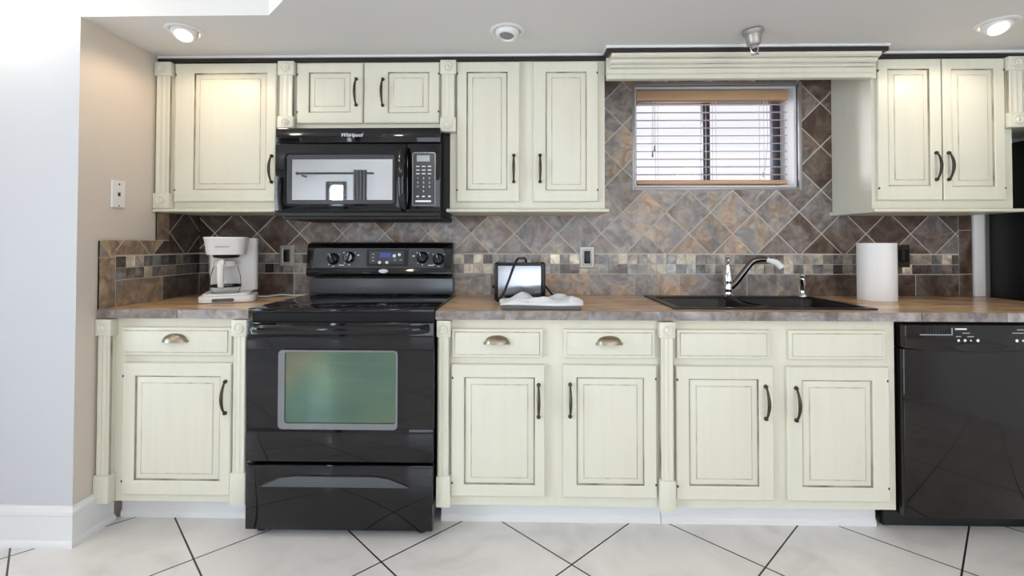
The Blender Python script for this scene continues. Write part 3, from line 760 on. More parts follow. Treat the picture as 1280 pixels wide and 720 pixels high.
# backguard: swelling control head over a set back riser
b = MB()
b.prism([(-.020, .925), (-.088, .925), (-.090, .935), (-.094, 1.008), (-.020, 1.008)], X0 + .004, X1 - .004, 'YZ', bev=.002)
bg = b.build('backguard', 'charcoal', r)
b = MB(); n = 16; prof = []
head = [(-.018, 1.014), (-.105, 1.014), (-.128, 1.022), (-.134, 1.036), (-.128, 1.060), (-.118, 1.165), (-.106, 1.188), (-.085, 1.197), (-.018, 1.197)]
b.prism(head, X0 + .002, X1 - .002, 'YZ', bev=.005)
h = b.build('control_head', 'black', bg)
def head_y(z): return lerp(z, [(1.036, -.134), (1.060, -.128), (1.165, -.118), (1.2, -.11)])
def slant(mb_fn): pass
sl = math.atan2(.010, .105)
TS = Matrix.Translation((0, -.128, 1.060)) @ Matrix.Rotation(-sl, 4, 'X')      # local: x, -y out of the slanted face, z up it
def rr_poly(x0, x1, z0, z1, rad, n=5):
    P = []
    for (cx, cz, a0) in ((x1 - rad, z1 - rad, 0), (x0 + rad, z1 - rad, 90), (x0 + rad, z0 + rad, 180), (x1 - rad, z0 + rad, 270)):
        for i in range(n + 1):
            a = R(a0 + 90 * i / n); P.append((cx + rad * math.cos(a), cz + rad * math.sin(a)))
    return P
b = MB(); b.prism(rr_poly(X0 + .040, X1 - .046, .004, .106, .012), -.0035, -.0005, 'XZ', T=TS); b.build('control_panel', 'panel_grey', bg)
b = MB(); b.prism(rr_poly(.972, 1.186, .012, .098, .006), -.0065, -.003, 'XZ', T=TS)
b.prism(rr_poly(.985, 1.165, .026, .092, .008), -.0085, -.006, 'XZ', m=1, T=TS)
b.box(1.040, 1.098, -.0095, -.008, .058, .082, m=2, T=TS)
dp = b.build('display', ['black_soft', 'panel_grey', 'lcd_blue'], bg)
for (x, z, rd) in ((1.040, .032, .008), (1.078, .032, .008), (1.116, .066, .009), (1.142, .072, .008)):
    MB().lathe([(rd, .0085), (rd, .0105), (rd * .7, .0115), (0, .0115)], (x, 0, z), 'Y', 14, T=TS).build('button', 'white_print', dp)
for (x, z) in ((1.005, .075), (1.005, .058), (1.005, .040), (1.15, .045), (1.12, .045)):
    MB().box(x - .006, x + .006, -.0095, -.008, z - .003, z + .003, T=TS).build('button', 'grey_print', dp)
for kx, ka in ((.798, -20), (.880, 15), (1.262, -25), (1.346, -15)):
    b = MB(); kz = .058 if kx in (.880, 1.262) else .050
    b.lathe([(.030, .0035), (.030, .008), (.026, .011), (.0245, .026), (.021, .029), (0, .029)], (kx, 0, kz), 'Y', 28, T=TS)
    Tk = TS @ Matrix.Translation((kx, 0, kz)) @ Matrix.Rotation(R(ka), 4, 'Y')
    b.box(-.0065, .0065, -.040, -.028, -.024, .024, b=.004, T=Tk); b.box(-.001, .001, -.0405, -.0395, .006, .023, m=1, T=Tk)
    b.build('knob', ['black', 'white_print'], bg)
for kx, kz in ((.798, .050), (.880, .058), (1.262, .058), (1.346, .050)):
    for a, L_ in ((-50, .006), (-140, .005), (50, .004), (180, .006)):
        x = kx + .038 * math.sin(R(a)); z = kz + .038 * math.cos(R(a)); MB().box(x - L_ / 2, x + L_ / 2, -.0042, -.003, z - .002, z + .002, T=TS).build('dial_mark', 'white_print', bg)
for x, z in ((.840, .018), (1.305, .018)): MB().box(x - .014, x + .014, -.0042, -.003, z - .002, z + .002, T=TS).build('dial_label', 'white_print', bg)
for x, z in ((.926, .070), (1.215, .066)): MB().box(x - .006, x + .006, -.0042, -.003, z - .003, z + .003, T=TS).build('indicator_light', 'white_print', bg)
b = MB(); b.lathe([(.026, 0), (.024, .006), (0, .007)], (0, 0, 0), 'Y', 24, T=Matrix.Translation((XC + .025, -.1305, 1.048)) @ Matrix.Diagonal((1, 1, .42, 1)))
b.build('badge', 'badge', bg)
# oven door
DY = -.660
ox0, ox1, oz0, oz1 = .790, 1.270, .441, .753
b = MB(); tb = bmesh.new()
b.box(X0, X1, DY + .002, -.620, .304, oz0, b=.003); b.box(X0, X1, DY + .002, -.620, oz1, .868, b=.003); b.box(X0, ox0, DY + .002, -.620, oz0 - .004, oz1 + .004); b.box(ox1, X1, DY + .002, -.620, oz0 - .004, oz1 + .004)
tb.free(); od = b.build('oven_door', 'black', r)
# glossy outer sheet with the window cut as a rounded rectangle
def plate_with_hole(mb, outer, inner, y0, y1, m=0):
    tb = bmesh.new(); n = len(inner)
    # outer points matched to the inner ring by angle on the outer rectangle
    cx = sum(p[0] for p in inner) / n; cz = sum(p[1] for p in inner) / n
    x0, x1, z0, z1 = outer; O = []
    for p in inner:
        dx, dz = p[0] - cx, p[1] - cz
        ix = max(q[0] for q in inner) - cx; iz = max(q[1] for q in inner) - cz
        k = max(abs(dx) / ix, abs(dz) / iz)
        sx, sz = dx / ix / k, dz / iz / k
        O.append((x1 if sx > .999 else x0 if sx < -.999 else ((x0 + x1) / 2 + sx * (x1 - x0) / 2), z1 if sz > .999 else z0 if sz < -.999 else ((z0 + z1) / 2 + sz * (z1 - z0) / 2)))
    V = {}
    for nm, P in (('o', O), ('i', inner)):
        for y in (y0, y1): V[nm, y] = [tb.verts.new((p[0], y, p[1])) for p in P]
    for k in range(n):
        j = (k + 1) % n
        for y in (y0, y1): tb.faces.new((V['o', y][k], V['o', y][j], V['i', y][j], V['i', y][k]))
        for nm in 'oi': tb.faces.new((V[nm, y0][k], V[nm, y0][j], V[nm, y1][j], V[nm, y1][k]))
    bmesh.ops.recalc_face_normals(tb, faces=tb.faces[:]); mb._merge(tb, m)
def rr_frame(mb, x0, x1, z0, z1, rad, w, y0, y1, m=0, wl=None, wb=None):
    a = rr_poly(x0, x1, z0, z1, rad); c_ = rr_poly(x0 + (wl or w), x1 - w, z0 + (wb or w), z1 - w, max(.002, rad - w))
    tb = bmesh.new(); n = len(a); V = {}
    for nm, P in (('o', a), ('i', c_)):
        for y in (y0, y1): V[nm, y] = [tb.verts.new((p[0], y, p[1])) for p in P]
    for k in range(n):
        j = (k + 1) % n
        for y in (y0, y1): tb.faces.new((V['o', y][k], V['o', y][j], V['i', y][j], V['i', y][k]))
        for nm in 'oi': tb.faces.new((V[nm, y0][k], V[nm, y0][j], V[nm, y1][j], V[nm, y1][k]))
    bmesh.ops.recalc_face_normals(tb, faces=tb.faces[:]); mb._merge(tb, m)
b = MB(); rr_frame(b, ox0 - .004, ox1 + .004, oz0 - .004, oz1 + .004, .018, .007, DY - .005, DY + .003, 0, .026, .024); b.build('window_frame', 'silver_frame', od)
b = MB(); b.prism(rr_poly(ox0 + .003, ox1 - .003, oz0 + .003, oz1 - .003, .014), DY + .001, DY + .005, 'XZ'); b.build('window_pane', 'oven_pane', od)
b = MB()
for z in (.515, .690):
    for y in (-.606, -.40, -.24): b.tube([(X0 + .15, y, z), (X1 - .15, y, z)], .0045, seg=8)
    for i in range(14): x = X0 + .15 + i * .036; b.tube([(x, -.606, z), (x, -.14, z)], .002, seg=6)
b.build('oven_rack', 'rack', r)
# handle: a broad bowed bar across the door top
b = MB(); pts = []; n = 24
for i in range(n + 1):
    t = i / n; x = X0 + .022 + (X1 - X0 - .044) * t; e = min(t, 1 - t)
    d = .046 * min(1, (e / .05)) ** .5 if e < .05 else .046 + .006 * math.sin(math.pi * t)
    pts.append((x, DY - d + .006, .846))
b.tube(pts, .018, seg=14, flat=(.55, 1.0)); b.build('handle', 'black', od)
# storage drawer with a swept finger grip
b = MB(); b.box(X0 + .001, X1 - .001, DY, -.620, .030, .292, b=.004); dr = b.build('storage_drawer', 'black', r)
b = MB(); b.prism([(.716, .207), (1.330, .207), (1.235, .243), (1.18, .250), (.86, .250), (.80, .243)], DY - .012, DY + .001, 'XZ', bev=.004); b.build('drawer_grip', 'charcoal', dr)
for x in (X0 + .045, X1 - .055):
    MB().lathe([(.018, .044), (.018, .036), (.024, .030), (.024, .004), (.020, .0), (0, 0)], (x, -.60, .0005), seg=18).build('foot', 'black_matte', r)
for x in (X0 + .045, X1 - .055): MB().lathe([(.018, .044), (.018, .0), (0, 0)], (x, -.10, .0005), seg=18).build('foot', 'black_matte', r)

# ------------------------------------------------------------------ over-the-range microwave
mx0, mx1, mz0, mz1, my = .6275, 1.398, 1.3150, 1.7285, -.402
m = thing('microwave', 'black over-the-range microwave mounted under the short cream cabinet', 'microwave', ((mx0 + mx1) / 2, -.2, mz0))
MB().box(mx0 + .003, mx1 - .003, my + .035, -.0145, mz0 + .012, mz1 - .001, b=.003).build('body', 'black_soft', m)
b = MB(); b.box(mx0, mx1, my + .002, my + .034, 1.658, mz1, b=.006)
tp = b.build('vent_strip', 'black', m)
b = MB(); b.text('Whirlpool', .985, 1.686, my + .0015, .026, 0, shear=.25, sx=.95)
b.build('logo', 'white_print', tp)
b = MB(); b.box(1.128, 1.158, my - .001, my + .003, 1.680, 1.700, b=.002); b.build('sensor_badge', 'black_matte', tp)
hx = 1.205
b = MB(); b.box(mx0, hx + .02, my, my + .034, mz0 + .022, 1.6535, b=.006); d = b.build('door', 'black', m)
b = MB(); rr_frame(b, .672, 1.198, 1.364, 1.612, .022, .008, my - .004, my + .002); b.build('window_frame', 'black_glass', d)
b = MB(); b.prism(rr_poly(.684, 1.186, 1.374, 1.602, .010), my - .0012, my - .0002, 'XZ'); b.build('window_border', 'panel_grey', d)
b = MB(); b.box(.711, 1.178, my - .0035, my - .0015, 1.392, 1.580); b.build('window_pane', 'micro_pane', d, smooth=False)
b = MB(); pts = []
for i in range(17):
    t = i / 16; pts.append((1.232 - .004 * math.sin(math.pi * t), my - .008 - .036 * math.sin(math.pi * t) ** .6, 1.345 + .295 * t))
b.tube(pts, .0165, seg=12, flat=(1.0, .7)); b.build('handle', 'black', d)
b = MB(); b.box(1.244, mx1, my + .002, my + .034, mz0 + .022, 1.6535, b=.005); cp = b.build('control_panel', 'black', m)
b = MB(); rr_frame(b, 1.270, 1.378, 1.364, 1.612, .010, .004, my - .003, my + .003); b.build('panel_rim', 'silver_frame', cp)
b = MB(); b.prism(rr_poly(1.274, 1.374, 1.368, 1.608, .008), my, my + .003, 'XZ'); b.box(1.290, 1.350, my - .0012, my, 1.570, 1.598, m=1)
b.build('keypad', ['panel_grey', 'lcd_grey'], cp)
for rw in range(3):
    for k in range(3): MB().box(1.287 + k * .027, 1.303 + k * .027, my - .001, my, 1.545 - rw * .017, 1.549 - rw * .017).build('button', 'white_print', cp)
for rw in range(4):
    for k in range(3):
        if rw == 3 and k != 1: continue
        MB().text('123456789 0 '[rw * 3 + k], 1.295 + k * .027, 1.488 - rw * .020, my - .0002, .013).build('number_key', 'white_print', cp)
MB().box(1.285, 1.357, my - .001, my, 1.382, 1.390).build('button', 'white_print', cp)
for k in range(3): MB().box(1.289 + k * .027, 1.301 + k * .027, my - .001, my, 1.405, 1.411).build('button', 'white_print', cp)
b = MB(); b.box(mx0 + .03, mx1, my + .03, -.0145, mz0 - .012, mz0 + .0115, b=.004); b.box(mx0, mx1, my + .006, my + .030, mz0 + .002, mz0 + .021, b=.004); b.build('base_tray', 'black_matte', m)
b = MB(); b.box(mx1 - .002, 1.4285, -.30, -.02, mz0 + .03, 1.7155); b.build('filler_panel', 'black_matte', m, smooth=False)

# ------------------------------------------------------------------ dishwasher
dx0, dx1 = 3.3145, 3.912
d = thing('dishwasher', 'black built-in dishwasher beside the sink cabinet', 'dishwasher', ((dx0 + dx1) / 2, -.3, 0))
MB().box(3.3035, dx1 - .003, -.575, -.03, .088, .874).build('body', 'black_matte', d, smooth=False)
MB().box(dx0, dx1, -.628, -.577, .090, .768, b=.006).build('door', 'dishwasher', d)
b = MB(); n = 12
top, yv = .866, 0
P = [(dx0, top), (dx1, top)] + [(dx1 - (dx1 - dx0) * i / n, .772 - .016 * math.sin(math.pi * i / n)) for i in range(n + 1)]
b.prism(P, -.640, -.577, 'XZ', bev=.004); cp = b.build('control_panel', 'dishwasher', d)
b = MB(); b.lathe([(.105, 0), (.100, .002), (0, .002)], (0, 0, 0), 'Y', 32, T=Matrix.Translation((3.610, -.6402, .778)) @ Matrix.Diagonal((1, 1, .16, 1))); b.build('handle_pocket', 'black_matte', cp)
b = MB()
for i in range(9): b.box(3.400 + i * .011, 3.406 + i * .011, -.6415, -.6395, .832, .848 + .0006 * i, m=1)
b.box(3.372, 3.500, -.6425, -.6395, .825, .829); b.box(3.497, 3.501, -.6425, -.6395, .825, .855); b.build('vent', ['grey_print', 'black_matte'], cp)
MB().box(3.512, 3.558, -.6408, -.6395, .8470, .8530, b=.0005).build('logo', 'white_print', cp)
for (x0, w) in ((3.520, .01), (3.545, .011), (3.570, .007), (3.595, .012), (3.748, .012), (3.774, .008), (3.800, .012), (3.832, .010), (3.884, .013)):
    MB().lathe([(w / 2, 0), (w / 2, .001), (w * .35, .0016), (0, .0016)], (x0 + w / 2, -.6400, .8045), 'Y', 14).build('button', 'white_print', cp)
for (x0, w, z) in ((3.540, .03, .832), (3.737, .045, .833), (3.80, .03, .830), (3.790, .095, .850), (3.755, .035, .846), (3.515, .02, .818), (3.56, .025, .818)): MB().box(x0, x0 + w, -.6408, -.6395, z, z + .004).build('printed_line', 'grey_print', cp)
MB().box(3.306, dx1, -.522, -.50, .0005, .087, b=.003).build('toe_panel', 'black_matte', d)

# ------------------------------------------------------------------ fridge (only its side is in view)
f = thing('fridge', 'black fridge standing at the end of the countertop, only its side in view', 'fridge', (4.6, -.4, 0))
MB().box(4.2285, 4.930, -.70, -.03, .03, 1.700, b=.008).build('body', 'fridge', f)
MB().box(4.2285, 4.930, -.775, -.703, .06, 1.695, b=.012).build('door', 'fridge', f)
MB().box(4.26, 4.90, -.69, -.05, .0005, .0295).build('base', 'black_matte', f)
b = MB(); b.tube([(4.29, -.776, .75), (4.29, -.82, .78), (4.29, -.82, 1.50), (4.29, -.776, 1.53)], .012); b.build('handle', 'black_soft', f)

# ------------------------------------------------------------------ sink, faucet, sprayer
s = thing('kitchen_sink', 'black double-bowl drop-in sink set in the long countertop under the window', 'sink', (2.84, -.3, .914))
zt = .9205
bowls = ((2.452, 2.818, -.532, -.130), (2.848, 3.236, -.532, -.130))
b = MB()
xs = [SX0, bowls[0][0], bowls[0][1], bowls[1][0], bowls[1][1], SX1]; ys = [SY0, -.532, -.130, SY1]
for i in range(5):
    for j in range(3):
        if j == 1 and i in (1, 3): continue
        if j == 1 and i == 2: continue
        b.box(xs[i], xs[i + 1], ys[j], ys[j + 1], .9146, zt)
bmesh.ops.remove_doubles(b.bm, verts=b.bm.verts[:], dist=1e-5)
b.build('rim', 'sink', s, smooth=False)
for (x0, x1, y0, y1) in bowls:
    b = MB(); tb = bmesh.new(); rows = []; sec = [(0, .9146), (.004, .905), (.014, .745), (.045, .725), (.14, .722)]
    for o, z in sec:
        rows.append([tb.verts.new((px, py, z)) for px, py in rr_poly(x0 + o, x1 - o, y0 + o, y1 - o, .045 if o < .1 else .02, 5)])
    for a, c_ in zip(rows[:-1], rows[1:]):
        for k in range(len(a)): tb.faces.new((a[k], a[(k + 1) % len(a)], c_[(k + 1) % len(a)], c_[k]))
    tb.faces.new(rows[-1]); b._merge(tb, 0)
    o = b.build('bowl', 'sink', s)
    MB().lathe([(.042, .7225), (.042, .725), (.030, .7245), (.026, .7228), (0, .7228)], ((x0 + x1) / 2, (y0 + y1) / 2, 0), seg=24).build('drain', 'chrome', o)
b = MB(); pts = []
for i in range(13):
    t = i / 12; pts.append((2.833, -.136 - (.532 - .136) * t, .9135 - .020 * math.sin(math.pi * t)))
b.tube(pts, .016, seg=10); b.build('divider', 'sink', s)

fx, fy = 2.842, -.096
f = thing('faucet', 'chrome faucet with dark curved spout at the back of the black sink', 'faucet', (fx, fy, zt))
b = MB(); b.lathe([(0, zt + .0006), (.030, zt + .0006), (.030, zt + .006), (.022, zt + .012), (.019, zt + .03), (.021, zt + .036), (.019, zt + .042), (.024, zt + .075), (.024, zt + .085), (.020, zt + .115), (.014, zt + .15), (.012, zt + .158), (.013, zt + .162), (0, zt + .166)], (fx, fy, 0), seg=24)
b.build('body', 'chrome', f)
b = MB(); b.tube([(fx, fy, zt + .160), (fx - .001, fy - .002, zt + .180), (fx - .003, fy - .006, zt + .197)], [.006, .009, .006], seg=10); b.lathe([(0, -.009), (.007, -.006), (.009, 0), (.007, .006), (0, .009)], (fx - .003, fy - .006, zt + .199), seg=12); b.build('lever', 'chrome', f)
b = MB(); P = [(.012, 0, .045), (.035, -.008, .070), (.065, -.018, .115), (.095, -.028, .160), (.115, -.036, .182), (.145, -.050, .192), (.175, -.065, .190), (.205, -.08, .176), (.222, -.09, .160)]
pts = []
def cr(P, k=5):
    P = [Vector(p) for p in P]; out = []
    for i in range(len(P) - 1):
        a, q, c_, e = P[max(0, i - 1)], P[i], P[i + 1], P[min(len(P) - 1, i + 2)]
        for j in range(k):
            t = j / k; out.append(.5 * ((2 * q) + (c_ - a) * t + (2 * a - 5 * q + 4 * c_ - e) * t * t + (3 * q - a - 3 * c_ + e) * t ** 3))
    return out + [P[-1]]
pts = [Vector((fx, fy, zt)) + p for p in cr(P)]
b.tube(pts, [.0165 - .004 * i / len(pts) for i in range(len(pts))], seg=14); sp = b.build('spout', 'bronze', f)
sp.data.materials[0] = mat('dark_chrome', (0.20, 0.18, 0.17), 0.1, 1.0)
b = MB(); b.tube([pts[-12], pts[-6], pts[-1] + Vector((.006, -.003, -.010))], [.0140, .0165, .0170], seg=14); b.build('spray_head', 'white_plastic', f)['label'] = 'pale spout tip'
px, py = 3.222, -.096
f = thing('side_sprayer', 'small chrome side sprayer at the right end of the black sink', 'sprayer', (px, py, zt))
MB().lathe([(0, zt + .0006), (.022, zt + .0006), (.020, zt + .010), (.012, zt + .020), (.011, zt + .030), (0, zt + .032)], (px, py, 0), seg=20).build('base', 'chrome', f)
b = MB(); b.tube([(px, py, zt + .028), (px - .002, py - .004, zt + .055), (px - .006, py - .008, zt + .085), (px - .008, py - .012, zt + .098)], [.010, .015, .016, .012], seg=14); b.lathe([(0, -.014), (.011, -.011), (.016, 0), (.011, .011), (0, .014)], (px - .009, py - .014, zt + .106), seg=14); b.build('spray_head', 'chrome', f)

# ------------------------------------------------------------------ window blind
wb = thing('window_blind', 'wooden slatted blind hanging in the window with its slats open', 'blind', (2.81, .06, 1.50))
bx0, bx1 = WX0 + .016, WX1 - .040
MB().box(bx0, bx1, .016, .070, 1.972, 2.028, b=.004).build('headrail', 'blind_wood', wb)
b = MB()
for i in range(10):
    z = 1.954 - i * .0427
    b.box(bx0 + .004, bx1 - .004, .018, .066, z - .0024, z + .0024, T=Matrix.Translation((0, .042, z)) @ Matrix.Rotation(R(11), 4, 'X') @ Matrix.Translation((0, -.042, -z)))
b.build('slats', 'blind_slat', wb, smooth=False)
MB().box(bx0 + .002, bx1 - .004, .018, .066, 1.5155, 1.538, b=.004).build('bottom_rail', 'blind_wood', wb)
for x in (bx0 + .115, xm, bx1 - .13):
    b = MB(); b.tube([(x, .017, 1.971), (x, .017, 1.53)], .0011, seg=6); b.tube([(x, .067, 1.971), (x, .067, 1.53)], .0011, seg=6); b.build('ladder_cord', 'cord', wb)
b = MB(); x = bx0 + .095; b.tube([(x, .014, 1.971), (x - .003, .0135, 1.78), (x + .001, .014, 1.72)], .0012, seg=6); b.tube([(x - .008, .014, 1.971), (x - .012, .0135, 1.76), (x - .01, .013, 1.69)], .0012, seg=6); pc = b.build('pull_cord', 'cord', wb)
b = MB()
for (dx, z) in ((.001, 1.708), (-.010, 1.675)): b.lathe([(0, .018), (.003, .016), (.006, -.012), (0, -.014)], (x + dx, .0125, z), seg=10)
b.build('tassel', 'grey_metal', pc)
x = bx1 - .115
b = MB(); b.tube([(x, .014, 1.971), (x + .004, .0135, 1.75), (x - .012, .013, 1.60), (x - .022, .013, 1.57)], .0016, seg=6); b.lathe([(0, .012), (.005, .008), (.006, -.008), (0, -.012)], (x - .022, .0125, 1.565), seg=10); b.build('tilt_cord', 'cord', wb)

# ------------------------------------------------------------------ outlets and switch plates
def outlet(x, z, label, w=.080, gang=1):
    o = thing('outlet', label, 'outlet', (x, -.014, z), 'steel outlet plates on the tiled wall')
    b = MB(); y = -.0136; h = .118
    b.rings(x - w / 2, x + w / 2, z - h / 2, z + h / 2, [(0, y, 0), (0, y - .003, 0), (.004, y - .006, 0), (.016 if gang == 1 else .012, y - .0065, 0), (.019 if gang == 1 else .014, y - .0045, 0, 0)])
    b.build('plate', 'steel' if gang == 1 else 'bronze', o, ang=15)
    b = MB()
    for k in range(gang):
        xc = x + (k - (gang - 1) / 2) * .036
        hw = .0165 if gang == 1 else .0145
        b.box(xc - hw, xc + hw, y - .010, y - .004, z - .034, z + .034, b=.0025)
        for dz in (-.017, .017):
            for dx in (-.005, .005): b.box(xc + dx - .0012, xc + dx + .0012, y - .0102, y - .0095, z + dz - .004, z + dz + .004, m=1)
    b.build('socket', ['black_soft', 'black_matte'], o)
outlet(.498, 1.124, 'steel outlet plate with black insert between coffee maker and range')
outlet(2.127, 1.118, 'steel outlet plate with black insert right of the toaster')
outlet(3.786, 1.127, 'dark double outlet plate behind the paper towel roll', .090, 2)
o = thing('wall_plate', 'white wall plate with a small jack on the beige side wall', 'wall plate', (.001, -.537, 1.405))
TP = Matrix.Translation((.001, -.537, 1.405)) @ Matrix.Rotation(R(90), 4, 'Z')
b = MB(); b.rings(-.036, .036, -.060, .060, [(0, 0, 0), (0, -.004, 0), (.003, -.007, 0, 0)], T=TP); b.build('plate', 'white_plastic', o, ang=15)
b = MB(); b.box(-.006, .006, -.0085, -.006, -.008, .008, T=TP); b.lathe([(.004, .006), (.004, .0085), (0, .0088)], (0, 0, .044), 'Y', 12, T=TP); b.lathe([(.003, .006), (.003, .0085), (0, .0088)], (0, 0, -.050), 'Y', 12, T=TP); b.build('jack', 'bronze', o)

# ------------------------------------------------------------------ coffee maker
cx, cy, cz = .345, -.285, .9150
TCM = Matrix.Translation((cx, cy, cz)) @ Matrix.Rotation(R(26), 4, 'Z')
cm = thing('coffee_maker', 'white drip coffee maker with glass carafe on the short countertop', 'coffee maker', (cx, cy, cz))
def P2(w0, w1, d0, d1, rad=.03): return rr_poly(w0, w1, d0, d1, rad, 5)
b = MB(); b.prism(P2(-.112, .124, -.132, .114, .035), 0, .030, 'XY', bev=.005, T=TCM); b.prism(P2(-.098, .100, -.112, .108, .03), .030, .040, 'XY', bev=.003, T=TCM); base = b.build('base', 'white_plastic', cm)
b = MB(); b.lathe([(.064, .0395), (.064, .0405), (.060, .0408), (0, .0408)], (-.010, -.035, 0), seg=32, T=TCM); b.build('warming_plate', 'black_soft', base)
b = MB(); b.prism(rr_poly(-.055, .035, .004, .020, .007), -.134, -.129, 'XZ', T=TCM); b.build('switch', 'panel_grey', base)
b = MB(); b.prism(P2(-.088, .122, .040, .112, .02), .040, .302, 'XY', bev=.003, T=TCM); b.box(.1213, .1230, .062, .078, .10, .27, m=1, T=TCM); b.build('column', ['white_plastic', 'grey_print'], cm)
b = MB(); tb = bmesh.new(); rows = []
for (k, z) in ((.86, .222), (.90, .236), (.97, .292), (1.0, .297), (1.0, .304), (.96, .306)):
    rows.append([tb.verts.new(TCM @ Vector((px * k, -.02 + (py + .02) * k, z))) for px, py in rr_poly(-.098, .084, -.125, .085, .045, 6)])
for a, c_ in zip(rows[:-1], rows[1:]):
    for k in range(len(a)): tb.faces.new((a[k], a[(k + 1) % len(a)], c_[(k + 1) % len(a)], c_[k]))
tb.faces.new(rows[-1]); tb.faces.new(rows[0][::-1]); bmesh.ops.recalc_face_normals(tb, faces=tb.faces[:]); b._merge(tb, 0)
hd = b.build('head', 'white_plastic', cm)
b = MB(); b.box(-.044, .012, -.1235, -.1205, .257, .261, T=TCM); b.build('lettering', 'grey_print', hd)
b = MB(); b.lathe([(.056, .222), (.058, .217), (.054, .208), (.030, .204), (0, .204)], (-.008, -.030, 0), seg=28, T=TCM); b.build('filter_basket', 'black_soft', cm)
b = MB()
b.lathe([(0, .0415), (.052, .0415), (.062, .052), (.066, .080), (.064, .115), (.054, .155), (.046, .172), (.046, .184)], (-.010, -.035, 0), seg=36, T=TCM); ca = b.build('carafe', 'carafe_glass', cm)
b = MB(); b.lathe([(.0475, .166), (.049, .170), (.049, .180), (.0475, .184)], (-.010, -.035, 0), seg=32, T=TCM); b.lathe([(.0664, .068), (.0672, .070), (.0672, .075), (.0664, .077)], (-.010, -.035, 0), seg=36, m=1, T=TCM); b.build('carafe_band', ['white_plastic', 'black_soft'], ca)
b = MB(); b.lathe([(.046, .184), (.048, .187), (.044, .193), (0, .196)], (-.010, -.035, 0), seg=32, T=TCM); b.build('carafe_lid', 'white_plastic', ca)
b = MB(); b.tube([(-.016, -.078, .182), (-.020, -.108, .190), (-.022, -.124, .175), (-.022, -.126, .12), (-.021, -.116, .075), (-.020, -.100, .068)], [.011, .013, .0145, .014, .013, .010], seg=12, flat=(1.0, .7), T=TCM); b.build('carafe_handle', 'white_plastic', ca)
b = MB(); b.tube(cr([(.425, -.215, .925), (.47, -.165, .919), (.52, -.125, .924), (.58, -.10, .9185), (.632, -.075, .9185), (.641, -.045, .9185)], 6), .0032, seg=8); b.build('cord', 'white_plastic', cm)

# ------------------------------------------------------------------ toaster
tx0, tx1, ty0, ty1, tz = 1.645, 1.888, -.325, -.165, .9148
t = thing('toaster', 'long black toaster with a steel front on the long countertop', 'toaster', (1.77, -.24, tz))
b = MB(); b.box(tx0 + .016, tx1 - .016, ty0 + .008, ty1, tz + .012, tz + .178, b=.010, seg=3); b.build('body', 'black_soft', t)
for x0, x1 in ((tx0, tx0 + .018), (tx1 - .022, tx1)):
    MB().box(x0, x1, ty0, ty1 - .002, tz + .006, tz + .186, b=.008, seg=3).build('end_cap', 'black_soft', t)
MB().box(tx0 + .016, tx1 - .020, ty0 + .001, ty0 + .03, tz + .170, tz + .186, b=.004).build('top_rail', 'black_soft', t)
b = MB(); b.grid(lambda u, v: (tx0 + .018 + (tx1 - tx0 - .040) * u, ty0 + .004 - .006 * math.sin(math.pi * v), tz + .012 + .158 * v), 4, 12); b.build('side_panel', 'toaster_steel', t)
b = MB(); b.box(tx0 + .03, tx1 - .03, ty0 + .055, ty0 + .085, tz + .1785, tz + .1800); b.build('slot', 'black_matte', t)
b = MB(); b.box(tx0 - .014, tx0 - .0005, ty0 + .05, ty0 + .085, tz + .058, tz + .074, b=.004); b.build('lever', 'black_soft', t)
for x in (tx0 + .03, tx1 - .03):
    for y in (ty0 + .03, ty1 - .03): MB().lathe([(.012, 0), (.012, .012)], (x, y, tz), seg=12).build('foot', 'black_matte', t)
b = MB(); b.tube(cr([(1.80, -.160, 1.02), (1.795, -.175, 1.11), (1.770, -.25, 1.118), (1.755, -.315, 1.116), (1.738, -.344, 1.085), (1.715, -.348, 1.02), (1.692, -.345, .962), (1.672, -.340, .930), (1.660, -.35, .9215)], 6), .0055, seg=8)
b.tube(cr([(1.889, -.21, .985), (1.905, -.215, .965), (1.930, -.23, .935), (1.950, -.25, .922)], 5), .0050, seg=8); b.tube([(1.944, -.245, .926), (1.972, -.262, .922)], [.006, .007], seg=8); b.build('cord', 'black_soft', t)

# ------------------------------------------------------------------ tray and cloth
b = MB(); b.box(1.692, 2.022, -.604, -.366, .9146, .9300, b=.003)
o = b.build('tray', 'tray'); recenter(o, (1.86, -.486, .9146)); tag(o, 'flat dark grey tray lying near the counter edge under a cloth', 'tray')
def cloth_f(k):
    def f(u, v):
        x = 1.684 + .346 * u + .008 * math.sin(9 * v + 2 * k) + .010 * (noise.noise(Vector((u * 2, v * 3, 5))) )
        y = -.582 + .195 * v + .014 * math.sin(6 * u + .6)
        nz = noise.noise(Vector((u * 4.5, v * 3.0, 1.7))); n2 = noise.noise(Vector((u * 11, v * 7, 4.2)))
        env = min(1, 5 * min(u, 1 - u) + .30) * min(1, 4 * min(v, 1 - v) + .25)
        z = .9310 + env * (.012 + .022 * (nz + .35) + .006 * n2 + .010 * math.sin(14 * u + 5 * v)) 
        return (x, y, max(.9306, z) + k)
    return f
b = MB(); nu, nv = 60, 34; tb = bmesh.new(); A = []; 
ft, fb = cloth_f(.0035), cloth_f(0)
VT = [[tb.verts.new(ft(i / nu, j / nv)) for j in range(nv + 1)] for i in range(nu + 1)]; VB = [[tb.verts.new((*ft(i / nu, j / nv)[:2], .9306)) for j in range(nv + 1)] for i in range(nu + 1)]
for i in range(nu):
    for j in range(nv):
        tb.faces.new((VT[i][j], VT[i + 1][j], VT[i + 1][j + 1], VT[i][j + 1])); tb.faces.new((VB[i][j + 1], VB[i + 1][j + 1], VB[i + 1][j], VB[i][j]))
for i in range(nu):
    tb.faces.new((VT[i + 1][0], VT[i][0], VB[i][0], VB[i + 1][0])); tb.faces.new((VT[i][nv], VT[i + 1][nv], VB[i + 1][nv], VB[i][nv]))
